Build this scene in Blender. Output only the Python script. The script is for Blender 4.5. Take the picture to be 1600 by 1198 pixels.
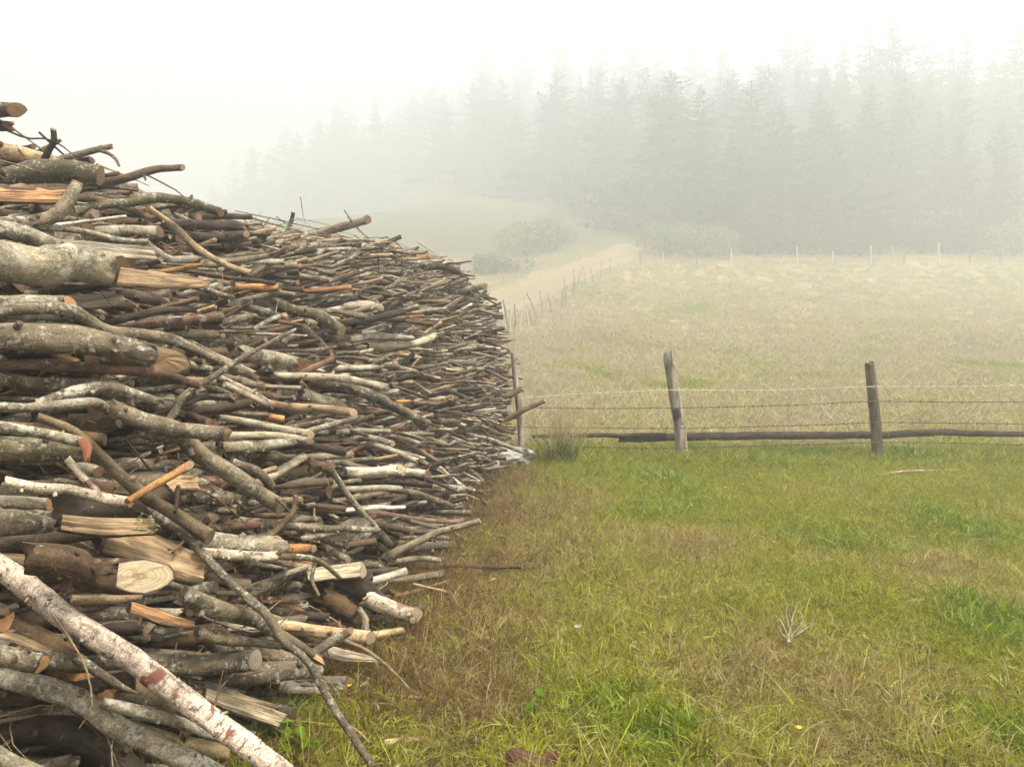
import bpy, math, random
import numpy as np
from mathutils import Vector, Matrix

R = math.radians
scene = bpy.context.scene
for o in list(bpy.data.objects):
    bpy.data.objects.remove(o)
root_col = scene.collection

# ------------------------------------------------------------------ camera
FPX, CU, CV, HORIZ = 1232.0, 800.0, 599.0, 510.0       # focal length, centre, horizon in a 1600 x 1198 frame
CAM = np.array([0.0, 0.0, 1.6])
PITCH = math.atan((CV - HORIZ) / FPX)
cam_d = bpy.data.cameras.new('camera')
cam_d.sensor_width = 36.0
cam_d.lens = 36.0 * FPX / 1600.0
cam_d.clip_start, cam_d.clip_end = 0.05, 1500.0
cam = bpy.data.objects.new('camera', cam_d)
cam.location = CAM
cam.rotation_euler = (math.pi / 2 - PITCH, 0, 0)
root_col.objects.link(cam)
scene.camera = cam

# ------------------------------------------------------------------ sky, sun, exposure
SUN_EL, SUN_AZ = 66.0, 128.0            # azimuth clockwise from +Y (the viewing direction)
world = bpy.data.worlds.new('World')
scene.world = world
world.use_nodes = True
wn = world.node_tree.nodes
wl = world.node_tree.links
wn.clear()
sky = wn.new('ShaderNodeTexSky')
sky.sky_type = 'NISHITA'
sky.sun_disc = False
sky.sun_elevation = R(SUN_EL)
sky.sun_rotation = R(SUN_AZ)
sky.air_density, sky.dust_density, sky.ozone_density = 1.0, 6.0, 1.0
hsv = wn.new('ShaderNodeHueSaturation')
hsv.inputs['Saturation'].default_value = 0.16      # high cloud over the fog greys the blue
bg = wn.new('ShaderNodeBackground')
bg.inputs['Strength'].default_value = 0.10
wo = wn.new('ShaderNodeOutputWorld')
wl.new(sky.outputs[0], hsv.inputs['Color'])
wl.new(hsv.outputs[0], bg.inputs['Color'])
wl.new(bg.outputs[0], wo.inputs['Surface'])

sun_d = bpy.data.lights.new('sun', 'SUN')
sun_d.energy = 5.0
sun_d.angle = R(11.0)
sun_d.color = (1.0, 0.965, 0.90)
sun = bpy.data.objects.new('sun', sun_d)
sdir = Vector((math.sin(R(SUN_AZ)) * math.cos(R(SUN_EL)), math.cos(R(SUN_AZ)) * math.cos(R(SUN_EL)), math.sin(R(SUN_EL))))
sun.rotation_euler = sdir.to_track_quat('Z', 'Y').to_euler()
sun.location = (10, -5, 20)
root_col.objects.link(sun)

scene.view_settings.view_transform = 'Standard'
scene.view_settings.look = 'None'
scene.view_settings.gamma = 1.0
scene.view_settings.use_curve_mapping = False
scene.view_settings.exposure = 1.15
scene.render.engine = 'CYCLES'
cy = scene.cycles
cy.use_denoising = True
cy.max_bounces = 4
cy.diffuse_bounces = 2
cy.glossy_bounces = 1
cy.transmission_bounces = 2
cy.transparent_max_bounces = 8
cy.volume_bounces = 2
cy.use_adaptive_sampling = True
cy.adaptive_threshold = 0.04

HAZE_DENSITY = 0.0118

# ------------------------------------------------------------------ helpers
cp, sp = math.cos(PITCH), math.sin(PITCH)

def ray(u, v):
    """world direction with unit Y (depth) through pixel (u, v) of the 1600 x 1198 frame"""
    a, b = (u - CU) / FPX, (CV - v) / FPX
    d = np.array([a, cp + b * sp, -sp + b * cp])
    return d / d[1]

def at(u, v, d):
    return CAM + ray(u, v) * d

def project(P):
    P = np.asarray(P, float) - CAM
    zc = P[..., 1] * cp - P[..., 2] * sp
    yc = P[..., 1] * sp + P[..., 2] * cp
    return CU + FPX * P[..., 0] / zc, CV - FPX * yc / zc, zc

def sstep(a, b, x):
    t = np.clip((np.asarray(x, float) - a) / (b - a), 0, 1)
    return t * t * (3 - 2 * t)

_perm = np.random.RandomState(7).rand(256, 256)
def vnoise(x, y):
    x = np.asarray(x, float); y = np.asarray(y, float)
    xi, yi = np.floor(x).astype(int), np.floor(y).astype(int)
    fx, fy = x - xi, y - yi
    fx, fy = fx * fx * (3 - 2 * fx), fy * fy * (3 - 2 * fy)
    g = lambda a, b: _perm[a & 255, b & 255]
    return (g(xi, yi) * (1 - fx) + g(xi + 1, yi) * fx) * (1 - fy) + (g(xi, yi + 1) * (1 - fx) + g(xi + 1, yi + 1) * fx) * fy

def fbm(x, y, o=4):
    s, a, t = 0, 1.0, 0
    for k in range(o):
        s = s + a * vnoise(x * 2 ** k + 17.3 * k, y * 2 ** k + 9.1 * k); t += a; a *= .5
    return s / t

# terrain: flat yard, meadow that climbs to a wooded hillside
_HD = np.array([-80, 0, 9.4, 15, 20, 25, 30, 33, 40, 47, 55, 60, 64, 70, 90, 130, 170, 230, 320], float)
_HZ = np.array([-.1, 0, 0, .08, .24, .5, .85, 1.06, 1.76, 2.75, 4.2, 5.6, 6.85, 8.5, 14.5, 26, 35, 40, 42], float)
def Hbase(y):
    y = np.asarray(y, float)
    s = 0
    for k in (-2, -1, 0, 1, 2):
        s = s + np.interp(y + k * 1.0, _HD, _HZ)
    return s / 5
def H(x, y):
    x = np.asarray(x, float); y = np.asarray(y, float)
    z = Hbase(y)
    near = 1 - sstep(12, 30, y)
    z = z + near * (fbm(x * .9 + 3, y * .9) - .5) * .09 * sstep(-0.2, 1.0, x + .6)
    z = z + (1 - near) * (fbm(x * .22, y * .22 + 40) - .5) * .9 * sstep(14, 34, y) * (1 - .6 * sstep(34, 60, y))
    z = z + (fbm(x * .02 + 5, y * .02) - .5) * 10 * sstep(75, 130, y)
    left = 1 - sstep(-.34, -.05, x / np.maximum(y, 1))
    z = z - np.maximum(z - 4.0, 0) * left * .85 * sstep(75, 140, y)     # the valley side drops away to the left
    return z

def ground_at(u, v):
    r_ = ray(u, v); lo = 1.5
    for d in np.arange(1.5, 120, .05):
        p = CAM + r_ * d
        if p[2] <= H(p[0], p[1]):
            return p
    return CAM + r_ * 100

def tag(o, label=None, cat=None, group=None, kind=None):
    if label: o['label'] = label
    if cat: o['category'] = cat
    if group: o['group'] = group
    if kind: o['kind'] = kind
    return o

def empty(name, loc=(0, 0, 0), rz=0.0):
    e = bpy.data.objects.new(name, None)
    e.empty_display_size = .1
    e.location = loc
    e.rotation_euler = (0, 0, rz)
    root_col.objects.link(e)
    return e

class MB:
    """collects vertices / faces / attributes and links them as one mesh object"""
    def __init__(s):
        s.v, s.f, s.m, s.bk, s.tint, s.kd, s.n = [], [], [], [], [], [], 0
    def add(s, v, f, bk=None, tint=(.5, .5, .5, 0), kd=(0, 0, 0), mat=0):
        v = np.asarray(v, float).reshape(-1, 3); k = len(v)
        s.v.append(v)
        for q in f:                      # q: integer arrays (m,3) or (m,4)
            q = np.asarray(q, int)
            if len(q): s.f.append(q + s.n); s.m.append(np.full(len(q), mat))
        s.bk.append(np.zeros((k, 3)) if bk is None else np.asarray(bk, float).reshape(-1, 3))
        t = np.asarray(tint, float)
        s.tint.append(np.broadcast_to(t, (k, 4)) if t.ndim == 1 else t)
        s.kd.append(np.broadcast_to(np.asarray(kd, float), (k, 3)))
        s.n += k
    def mesh(s, name, mats, off=(0, 0, 0), smooth=True):
        me = bpy.data.meshes.new(name)
        v = np.concatenate(s.v) - np.asarray(off, float)
        tot = np.concatenate([np.full(len(q), q.shape[1]) for q in s.f])
        loops = np.concatenate([q.ravel() for q in s.f])
        me.vertices.add(len(v)); me.vertices.foreach_set('co', v.astype(np.float32).ravel())
        me.loops.add(len(loops)); me.loops.foreach_set('vertex_index', loops.astype(np.int32))
        me.polygons.add(len(tot))
        me.polygons.foreach_set('loop_start', np.concatenate([[0], np.cumsum(tot)[:-1]]).astype(np.int32))
        me.polygons.foreach_set('loop_total', tot.astype(np.int32))
        me.polygons.foreach_set('material_index', np.concatenate(s.m).astype(np.int32))
        me.polygons.foreach_set('use_smooth', np.full(len(tot), smooth))
        a = me.attributes.new('bk', 'FLOAT_VECTOR', 'POINT'); a.data.foreach_set('vector', np.concatenate(s.bk).astype(np.float32).ravel())
        a = me.attributes.new('kd', 'FLOAT_VECTOR', 'POINT'); a.data.foreach_set('vector', np.concatenate(s.kd).astype(np.float32).ravel())
        a = me.attributes.new('tint', 'FLOAT_COLOR', 'POINT'); a.data.foreach_set('color', np.concatenate(s.tint).astype(np.float32).ravel())
        for m in (mats if isinstance(mats, (list, tuple)) else [mats]): me.materials.append(m)
        me.update(calc_edges=True); me.validate()
        return me
    def build(s, name, mats, loc=(0, 0, 0), parent=None, smooth=True, off=None):
        loc = np.asarray(loc, float)
        o = bpy.data.objects.new(name, s.mesh(name, mats, loc if off is None else off, smooth))
        root_col.objects.link(o)
        if parent is None: o.location = loc
        else: o.parent = parent
        return o

def dup(o, parent=None):
    c = o.copy(); root_col.objects.link(c)
    if parent is not None: c.parent = parent
    for ch in o.children: dup(ch, c)
    return c

# ------------------------------------------------------------------ materials
def new_mat(name):
    m = bpy.data.materials.new(name); m.use_nodes = True
    nt = m.node_tree; nt.nodes.clear()
    out = nt.nodes.new('ShaderNodeOutputMaterial')
    return m, nt, out

def N(nt, t, **k):
    n = nt.nodes.new(t)
    for a, b in k.items():
        if a in ('op',): n.operation = b
        elif hasattr(n, a) and a not in n.inputs: setattr(n, a, b)
        else: n.inputs[a].default_value = b
    return n

def link(nt, a, b): nt.links.new(a, b)

def mathn(nt, op, a, b=None, clamp=False):
    n = nt.nodes.new('ShaderNodeMath'); n.operation = op; n.use_clamp = clamp
    for i, x in enumerate((a, b)):
        if x is None: continue
        if isinstance(x, (int, float)): n.inputs[i].default_value = x
        else: nt.links.new(x, n.inputs[i])
    return n.outputs[0]

def mixc(nt, fac, a, b, blend='MIX'):
    n = nt.nodes.new('ShaderNodeMix'); n.data_type = 'RGBA'; n.blend_type = blend
    for s, x in ((n.inputs[0], fac), (n.inputs[6], a), (n.inputs[7], b)):
        if isinstance(x, (int, float)): s.default_value = x
        elif isinstance(x, (tuple, list)): s.default_value = (*x[:3], 1)
        else: nt.links.new(x, s)
    return n.outputs[2]

def mapr(nt, x, a, b, c=0.0, d=1.0, smooth=True):
    n = nt.nodes.new('ShaderNodeMapRange')
    n.interpolation_type = 'SMOOTHSTEP' if smooth else 'LINEAR'
    nt.links.new(x, n.inputs[0])
    for i, q in zip((1, 2, 3, 4), (a, b, c, d)): n.inputs[i].default_value = q
    return n.outputs[0]

def noise(nt, vec, scale, detail=4.0, rough=.55, dist=0.0):
    n = nt.nodes.new('ShaderNodeTexNoise')
    n.inputs['Scale'].default_value = scale; n.inputs['Detail'].default_value = detail
    n.inputs['Roughness'].default_value = rough; n.inputs['Distortion'].default_value = dist
    if vec is not None: nt.links.new(vec, n.inputs['Vector'])
    return n.outputs['Fac']

def vscale(nt, vec, s):
    n = nt.nodes.new('ShaderNodeVectorMath'); n.operation = 'MULTIPLY'
    nt.links.new(vec, n.inputs[0]); n.inputs[1].default_value = s
    return n.outputs[0]

def attr(nt, name, kind='GEOMETRY'):
    n = nt.nodes.new('ShaderNodeAttribute'); n.attribute_type = kind; n.attribute_name = name
    return n

def princ(nt, out, col, rough=.85, spec=.2, bump=None, bstr=.4, bdist=.01):
    p = nt.nodes.new('ShaderNodeBsdfPrincipled')
    if isinstance(col, (tuple, list)): p.inputs['Base Color'].default_value = (*col[:3], 1)
    else: nt.links.new(col, p.inputs['Base Color'])
    p.inputs['Roughness'].default_value = rough
    p.inputs['Specular IOR Level'].default_value = spec
    if bump is not None:
        b = nt.nodes.new('ShaderNodeBump'); b.inputs['Strength'].default_value = bstr; b.inputs['Distance'].default_value = bdist
        nt.links.new(bump, b.inputs['Height']); nt.links.new(b.outputs[0], p.inputs['Normal'])
    nt.links.new(p.outputs[0], out.inputs['Surface'])
    return p

def bark_material():
    m, nt, out = new_mat('bark')
    bk = attr(nt, 'bk').outputs['Vector']
    ti = attr(nt, 'tint'); kd = attr(nt, 'kd')
    sep = N(nt, 'ShaderNodeSeparateXYZ'); link(nt, kd.outputs['Vector'], sep.inputs[0])
    band, moss, bare = sep.outputs
    along = vscale(nt, bk, (.35, 1, 1)); around = vscale(nt, bk, (2.2, .5, .5))
    n_big = noise(nt, bk, 9, 5, .6); n_mid = noise(nt, along, 42, 5, .65); n_fine = noise(nt, bk, 150, 3, .6)
    n_lich = mathn(nt, 'ADD', mathn(nt, 'MULTIPLY', noise(nt, bk, 62, 8, .72), .55), mathn(nt, 'MULTIPLY', noise(nt, bk, 13, 5, .65), .45)); n_dark = noise(nt, bk, 24, 7, .75); n_spk = noise(nt, bk, 230, 2, .6)
    val = mathn(nt, 'ADD', mapr(nt, n_big, .28, .72, .48, 1.35), mapr(nt, n_mid, .28, .72, -.32, .36))
    val = mathn(nt, 'MULTIPLY', val, mathn(nt, 'MULTIPLY', mapr(nt, n_fine, .25, .75, .6, 1.35), mapr(nt, n_spk, .3, .7, .75, 1.25)))
    vv = N(nt, 'ShaderNodeCombineColor')
    for i in range(3): link(nt, val, vv.inputs[i])
    base = mixc(nt, 1.0, ti.outputs['Color'], vv.outputs[0], 'MULTIPLY')
    # dark scars and knots
    base = mixc(nt, mathn(nt, 'MULTIPLY', mapr(nt, n_dark, .575, .64, 0, .85), mathn(nt, 'SUBTRACT', 1.0, bare)), base, (.030, .022, .016))
    # pale crustose lichen
    lm = mathn(nt, 'ADD', mathn(nt, 'MULTIPLY', ti.outputs['Alpha'], .26), n_lich)
    lmask = mapr(nt, lm, .625, .70)
    lcol = mixc(nt, n_fine, (.22, .20, .14), (.48, .44, .335))
    base = mixc(nt, mathn(nt, 'MULTIPLY', lmask, mapr(nt, ti.outputs['Alpha'], 0, .12)), base, lcol)
    # birch bands: thin dark lenticels round the trunk and peeling rust patches
    n_band = noise(nt, around, 60, 4, .7)
    bm = mathn(nt, 'MULTIPLY', mapr(nt, n_band, .56, .63), band)
    base = mixc(nt, bm, base, (.06, .035, .028))
    n_rust = noise(nt, vscale(nt, bk, (1.2, .7, .7)), 13, 4, .6)
    base = mixc(nt, mathn(nt, 'MULTIPLY', mapr(nt, n_rust, .60, .66), band), base, (.15, .05, .035))
    # moss
    n_moss = noise(nt, bk, 22, 5, .7)
    mm = mathn(nt, 'MULTIPLY', mapr(nt, mathn(nt, 'ADD', n_moss, mathn(nt, 'MULTIPLY', moss, .35)), .62, .75), mapr(nt, moss, 0, .2))
    base = mixc(nt, mm, base, mixc(nt, n_fine, (.026, .024, .008), (.085, .078, .022)))
    hgt = mathn(nt, 'ADD', mathn(nt, 'MULTIPLY', n_mid, .6), mathn(nt, 'ADD', mathn(nt, 'MULTIPLY', n_fine, .35), mathn(nt, 'MULTIPLY', lmask, .25)))
    princ(nt, out, base, .82, .22, hgt, .8, .008)
    return m

def wood_material():
    """cleft wood with long grain (split faces, torn ends)"""
    m, nt, out = new_mat('cleft_wood')
    bk = attr(nt, 'bk').outputs['Vector']; ti = attr(nt, 'tint')
    g1 = noise(nt, vscale(nt, bk, (.09, 1, 1)), 75, 5, .7, .4)
    g2 = noise(nt, bk, 7, 4, .6); g3 = noise(nt, vscale(nt, bk, (.05, 1, 1)), 26, 3, .6)
    val = mathn(nt, 'MULTIPLY', mapr(nt, g1, .3, .7, .42, 1.35), mapr(nt, g2, .28, .72, .62, 1.25))
    vv = N(nt, 'ShaderNodeCombineColor')
    for i in range(3): link(nt, val, vv.inputs[i])
    c = mixc(nt, 1.0, ti.outputs['Color'], vv.outputs[0], 'MULTIPLY')
    c = mixc(nt, mapr(nt, g3, .57, .66, 0, .8), c, (.10, .052, .025))
    princ(nt, out, c, .8, .2, mathn(nt, 'ADD', g1, g3), .7, .008)
    return m

def cut_material():
    """sawn end grain: bk = (radius, cos, sin)"""
    m, nt, out = new_mat('sawn_end')
    bk = attr(nt, 'bk').outputs['Vector']; ti = attr(nt, 'tint')
    sep = N(nt, 'ShaderNodeSeparateXYZ'); link(nt, bk, sep.inputs[0])
    n1 = noise(nt, bk, 4, 4, .6); n2 = noise(nt, bk, 40, 3, .6)
    rr = mathn(nt, 'ADD', sep.outputs[0], mathn(nt, 'MULTIPLY', n1, .22))
    ring = mathn(nt, 'SINE', mathn(nt, 'MULTIPLY', rr, 46.0))
    c = mixc(nt, mapr(nt, ring, -1, 1, 0, .35), ti.outputs['Color'], (.20, .10, .045))
    heart = mapr(nt, mathn(nt, 'ADD', sep.outputs[0], mathn(nt, 'MULTIPLY', n1, .5)), .35, .62, .75, 0)
    c = mixc(nt, mathn(nt, 'MULTIPLY', heart, mapr(nt, n1, .35, .6)), c, (.17, .075, .035))
    c = mixc(nt, mapr(nt, n2, .58, .72, 0, .6), c, (.13, .075, .04))
    edge = mapr(nt, sep.outputs[0], .90, .97)
    c = mixc(nt, edge, c, (.06, .042, .03))
    princ(nt, out, c, .85, .15, mathn(nt, 'ADD', n2, mathn(nt, 'MULTIPLY', ring, .2)), .35, .004)
    return m

def ground_material():
    m, nt, out = new_mat('meadow_soil')
    geo = N(nt, 'ShaderNodeNewGeometry'); pos = geo.outputs['Position']
    n0 = noise(nt, pos, .35, 5, .6); n1 = noise(nt, pos, 2.2, 6, .65); n2 = noise(nt, vscale(nt, pos, (1, .35, 1)), 14, 5, .7); n3 = noise(nt, pos, 60, 4, .7)
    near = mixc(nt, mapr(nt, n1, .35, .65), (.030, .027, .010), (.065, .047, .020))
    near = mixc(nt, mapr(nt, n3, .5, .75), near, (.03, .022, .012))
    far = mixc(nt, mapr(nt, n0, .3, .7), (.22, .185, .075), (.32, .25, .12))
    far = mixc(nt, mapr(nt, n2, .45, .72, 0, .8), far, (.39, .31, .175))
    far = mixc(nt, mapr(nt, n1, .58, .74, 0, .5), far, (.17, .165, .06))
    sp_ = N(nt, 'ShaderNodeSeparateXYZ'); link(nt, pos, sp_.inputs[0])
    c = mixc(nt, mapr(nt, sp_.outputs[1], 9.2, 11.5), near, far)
    # leaf litter under the wood on the hillside
    c = mixc(nt, mapr(nt, mathn(nt, 'ADD', mathn(nt, 'SUBTRACT', sp_.outputs[1], mathn(nt, 'MULTIPLY', sp_.outputs[0], .35)), mathn(nt, 'MULTIPLY', n0, 14.0)), 64, 76), c, mixc(nt, mapr(nt, n1, .35, .65), (.05, .052, .022), (.10, .10, .045)))
    hh = mathn(nt, 'ADD', mathn(nt, 'MULTIPLY', n2, .8), mathn(nt, 'MULTIPLY', n3, .3))
    princ(nt, out, c, .95, .05, hh, .8, .05)
    return m

def track_material():
    m, nt, out = new_mat('dirt_track')
    geo = N(nt, 'ShaderNodeNewGeometry'); pos = geo.outputs['Position']
    n1 = noise(nt, pos, .8, 5, .6); n2 = noise(nt, pos, 9, 5, .7)
    sx = N(nt, 'ShaderNodeSeparateXYZ'); link(nt, attr(nt, 'bk').outputs['Vector'], sx.inputs[0])
    ax = mathn(nt, 'ABSOLUTE', sx.outputs[0])
    c = mixc(nt, mapr(nt, n1, .3, .7), (.19, .125, .08), (.24, .17, .11))
    c = mixc(nt, mapr(nt, n2, .55, .75, 0, .5), c, (.14, .095, .06))
    rut = mapr(nt, mathn(nt, 'ABSOLUTE', mathn(nt, 'SUBTRACT', ax, .52)), .08, .24)
    c = mixc(nt, mathn(nt, 'MULTIPLY', rut, mapr(nt, n2, .35, .6, .2, .9)), c, (.17, .145, .062))
    c = mixc(nt, mapr(nt, mathn(nt, 'ADD', ax, mathn(nt, 'MULTIPLY', n2, .4)), .95, 1.15), c, (.20, .168, .07))
    princ(nt, out, c, .95, .05, n2, .5, .03)
    return m

def simple_mat(name, c1, c2, scale=20, rough=.85, bstr=.3, stretch=(1, 1, 1), bdist=.01, spec=.15):
    m, nt, out = new_mat(name)
    tc = N(nt, 'ShaderNodeTexCoord')
    v = vscale(nt, tc.outputs['Object'], stretch)
    n1 = noise(nt, v, scale, 5, .65); n2 = noise(nt, v, scale * 4.3, 4, .65)
    c = mixc(nt, mapr(nt, n1, .3, .7), c1, c2)
    c = mixc(nt, mapr(nt, n2, .5, .8, 0, .6), c, tuple(x * .45 for x in c1))
    princ(nt, out, c, rough, spec, mathn(nt, 'ADD', n1, n2), bstr, bdist)
    return m

def leaf_mat(name, stops, trans=.35, inst=None):
    """stops: three colours picked by the per-blade random in tint.r"""
    m, nt, out = new_mat(name)
    ti = attr(nt, 'tint'); s = N(nt, 'ShaderNodeSeparateColor'); link(nt, ti.outputs['Color'], s.inputs[0])
    c = mixc(nt, mapr(nt, s.outputs[0], 0, .5), stops[0], stops[1])
    c = mixc(nt, mapr(nt, s.outputs[0], .5, 1), c, stops[2])
    d = N(nt, 'ShaderNodeBsdfDiffuse'); t = N(nt, 'ShaderNodeBsdfTranslucent'); mx = N(nt, 'ShaderNodeMixShader')
    link(nt, c, d.inputs[0]); link(nt, c, t.inputs[0]); mx.inputs[0].default_value = trans
    link(nt, d.outputs[0], mx.inputs[1]); link(nt, t.outputs[0], mx.inputs[2]); link(nt, mx.outputs[0], out.inputs['Surface'])
    return m

def grass_material():
    m, nt, out = new_mat('grass_blade')
    ti = attr(nt, 'tint'); s = N(nt, 'ShaderNodeSeparateColor'); link(nt, ti.outputs['Color'], s.inputs[0])
    ins = attr(nt, 'gcol', 'INSTANCER'); si = N(nt, 'ShaderNodeSeparateXYZ'); link(nt, ins.outputs['Vector'], si.inputs[0])
    dry, lush, var = si.outputs
    rnd, tip = s.outputs[0], s.outputs[1]
    green = mixc(nt, rnd, (.090, .108, .003), (.39, .395, .016))
    green = mixc(nt, lush, green, mixc(nt, rnd, (.060, .104, .002), (.275, .355, .014)))
    straw = mixc(nt, s.outputs[2], (.15, .105, .025), (.47, .375, .13))
    straw = mixc(nt, mapr(nt, var, .62, .85), straw, mixc(nt, s.outputs[2], (.075, .036, .010), (.255, .14, .042)))
    straw = mixc(nt, mapr(nt, var, -.6, -.1, 1, 0), straw, mixc(nt, s.outputs[2], (.255, .195, .095), (.48, .395, .235)))
    sel = mapr(nt, mathn(nt, 'SUBTRACT', dry, rnd), -.08, .08)
    c = mixc(nt, sel, green, straw)
    d = N(nt, 'ShaderNodeBsdfDiffuse'); t = N(nt, 'ShaderNodeBsdfTranslucent'); mx = N(nt, 'ShaderNodeMixShader')
    g = N(nt, 'ShaderNodeBsdfGlossy'); g.inputs['Roughness'].default_value = .45; mg = N(nt, 'ShaderNodeMixShader'); mg.inputs[0].default_value = .035
    link(nt, c, d.inputs[0]); link(nt, c, t.inputs[0]); mx.inputs[0].default_value = .3
    link(nt, d.outputs[0], mx.inputs[1]); link(nt, t.outputs[0], mx.inputs[2])
    link(nt, mx.outputs[0], mg.inputs[1]); link(nt, g.outputs[0], mg.inputs[2]); link(nt, mg.outputs[0], out.inputs['Surface'])
    return m

M_BARK, M_WOOD, M_CUT = bark_material(), wood_material(), cut_material()
M_GROUND, M_TRACK, M_GRASS = ground_material(), track_material(), grass_material()
M_POST = simple_mat('weathered_post', (.045, .032, .022), (.17, .125, .085), 26, .9, .7, (1, 1, .18), .012)
M_POSTPALE = simple_mat('silvered_post', (.085, .06, .04), (.42, .345, .26), 20, .9, .6, (1, 1, .16), .012)
M_RAIL = simple_mat('dark_rail_bark', (.015, .011, .008), (.075, .048, .03), 16, .9, .8, (.35, 1, 1), .015)
M_WIRE = simple_mat('rusty_wire', (.06, .04, .028), (.13, .09, .06), 60, .7, .1)
M_WIRE2 = simple_mat('galvanised_wire', (.42, .39, .31), (.55, .50, .40), 60, .55, .1)
M_FARPOST = simple_mat('far_post', (.12, .09, .065), (.24, .19, .14), 5, .9, .2)
M_FARPALE = simple_mat('pale_far_post', (.36, .33, .27), (.50, .46, .39), 5, .9, .2)
M_TRUNK = simple_mat('conifer_trunk', (.05, .035, .025), (.10, .075, .05), 4, .9, .3)
M_NEEDLE = leaf_mat('conifer_needles', ((.018, .030, .014), (.030, .048, .020), (.050, .068, .028)), .2)
M_SHRUB = leaf_mat('shrub_leaf', ((.09, .12, .045), (.15, .18, .07), (.24, .27, .12)), .3)
M_SHRUBDARK = leaf_mat('undergrowth_leaf', ((.028, .042, .018), (.045, .062, .025), (.07, .09, .035)), .25)
M_WEED = leaf_mat('weed_leaf', ((.06, .11, .008), (.09, .155, .012), (.14, .21, .02)), .3)
M_STALK = leaf_mat('dry_stalk', ((.26, .19, .08), (.38, .30, .14), (.50, .41, .22)), .2)
M_LICHEN = leaf_mat('beard_lichen', ((.24, .27, .13), (.34, .37, .19), (.44, .46, .26)), .3)
M_SACK = simple_mat('white_sack', (.19, .178, .145), (.32, .30, .26), 9, .6, .5, (1, 1, 1), .02, .4)
M_STONE = simple_mat('pale_stone', (.24, .22, .18), (.40, .375, .32), 12, .9, .5, (1, 1, 1), .015)
M_DEADLEAF = simple_mat('dead_leaf', (.045, .014, .007), (.10, .034, .015), 26, .6, .6, (1, .3, 1), .004, .3)
M_YELLOW = simple_mat('yellow_petal', (.75, .55, .02), (.85, .68, .05), 80, .7, .1)
M_CLOD = simple_mat('dark_earth', (.035, .025, .016), (.08, .055, .035), 30, .95, .8)

# ------------------------------------------------------------------ ground, track
def grid(xs, ys, zf):
    X_, Y_ = np.meshgrid(xs, ys)
    Z_ = zf(X_, Y_)
    v = np.stack([X_.ravel(), Y_.ravel(), Z_.ravel()], 1)
    nx, ny = len(xs), len(ys)
    i = (np.arange(ny - 1)[:, None] * nx + np.arange(nx - 1)[None, :]).ravel()
    return v, np.stack([i, i + 1, i + nx + 1, i + nx], 1)

xs = np.unique(np.concatenate([np.arange(-220, -20, 5.), np.arange(-20, -3, .6), np.arange(-3, 9, .14), np.arange(9, 45, .6), np.arange(45, 221, 5.)]))
ys = np.unique(np.concatenate([np.arange(-60, 0, 3.), np.arange(0, 13, .14), np.arange(13, 75, .5), np.arange(75, 300, 4.)]))
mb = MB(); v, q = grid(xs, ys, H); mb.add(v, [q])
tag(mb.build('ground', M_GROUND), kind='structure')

track = np.array([(-14, 14), (-10.5, 21), (-7.4, 28), (-4.8, 36), (-1.8, 44.5), (0, 50), (2.3, 56.3), (4.9, 60.7), (7.9, 64.6), (10.4, 68.5), (11.5, 71)], float)
def polyline(P, n):
    P = np.asarray(P, float)
    L = np.concatenate([[0], np.cumsum(np.linalg.norm(np.diff(P, axis=0), axis=1))])
    s = np.linspace(0, L[-1], n)
    return np.stack([np.interp(s, L, P[:, k]) for k in range(P.shape[1])], 1)
tp = polyline(track, 160)
for _ in range(20): tp[1:-1] = (tp[:-2] + tp[1:-1] * 2 + tp[2:]) / 4
tt = np.gradient(tp, axis=0); tt /= np.linalg.norm(tt, axis=1)[:, None]
tn = np.stack([tt[:, 1], -tt[:, 0]], 1)
offs = np.linspace(-1, 1, 9)
wid = 2.0 + .4 * (fbm(np.arange(160) * .25, np.zeros(160)) - .5) * 2
tv = np.stack([np.concatenate([tp + tn * (o_ * wid)[:, None], np.zeros((160, 1))], 1) for o_ in offs], 1)
tv[..., 2] = H(tv[..., 0], tv[..., 1]) + .07 - .05 * np.abs(offs)[None, :]
i = (np.arange(159)[:, None] * 9 + np.arange(8)[None, :]).ravel()
mb = MB(); mb.add(tv.reshape(-1, 3), [np.stack([i, i + 1, i + 10, i + 9], 1)], np.stack([np.tile(offs, 160), np.zeros(1440), np.zeros(1440)], 1))
tag(mb.build('dirt_track', M_TRACK), kind='structure')

# ------------------------------------------------------------------ tubes, discs, blades
def catmull(P, n):
    P = np.asarray(P, float)
    if len(P) == 2: return P[0] + (P[1] - P[0]) * np.linspace(0, 1, n)[:, None]
    Q = np.vstack([2 * P[0] - P[1], P, 2 * P[-1] - P[-2]])
    t = np.linspace(0, len(P) - 1 - 1e-9, n); k = t.astype(int); f = (t - k)[:, None]
    a, b, c, d = Q[k], Q[k + 1], Q[k + 2], Q[k + 3]
    return .5 * (2 * b + (c - a) * f + (2 * a - 5 * b + 4 * c - d) * f ** 2 + (3 * b - a - 3 * c + d) * f ** 3)

def frames(C):
    T = np.gradient(C, axis=0); T /= np.linalg.norm(T, axis=1)[:, None] + 1e-12
    u = np.cross(T[0], [0.13, .27, 1.0]); u /= np.linalg.norm(u)
    U = [u]
    for k in range(1, len(C)):
        u = U[-1] - T[k] * np.dot(U[-1], T[k]); u /= np.linalg.norm(u); U.append(u)
    U = np.array(U)
    return T, U, np.cross(T, U)

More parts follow.
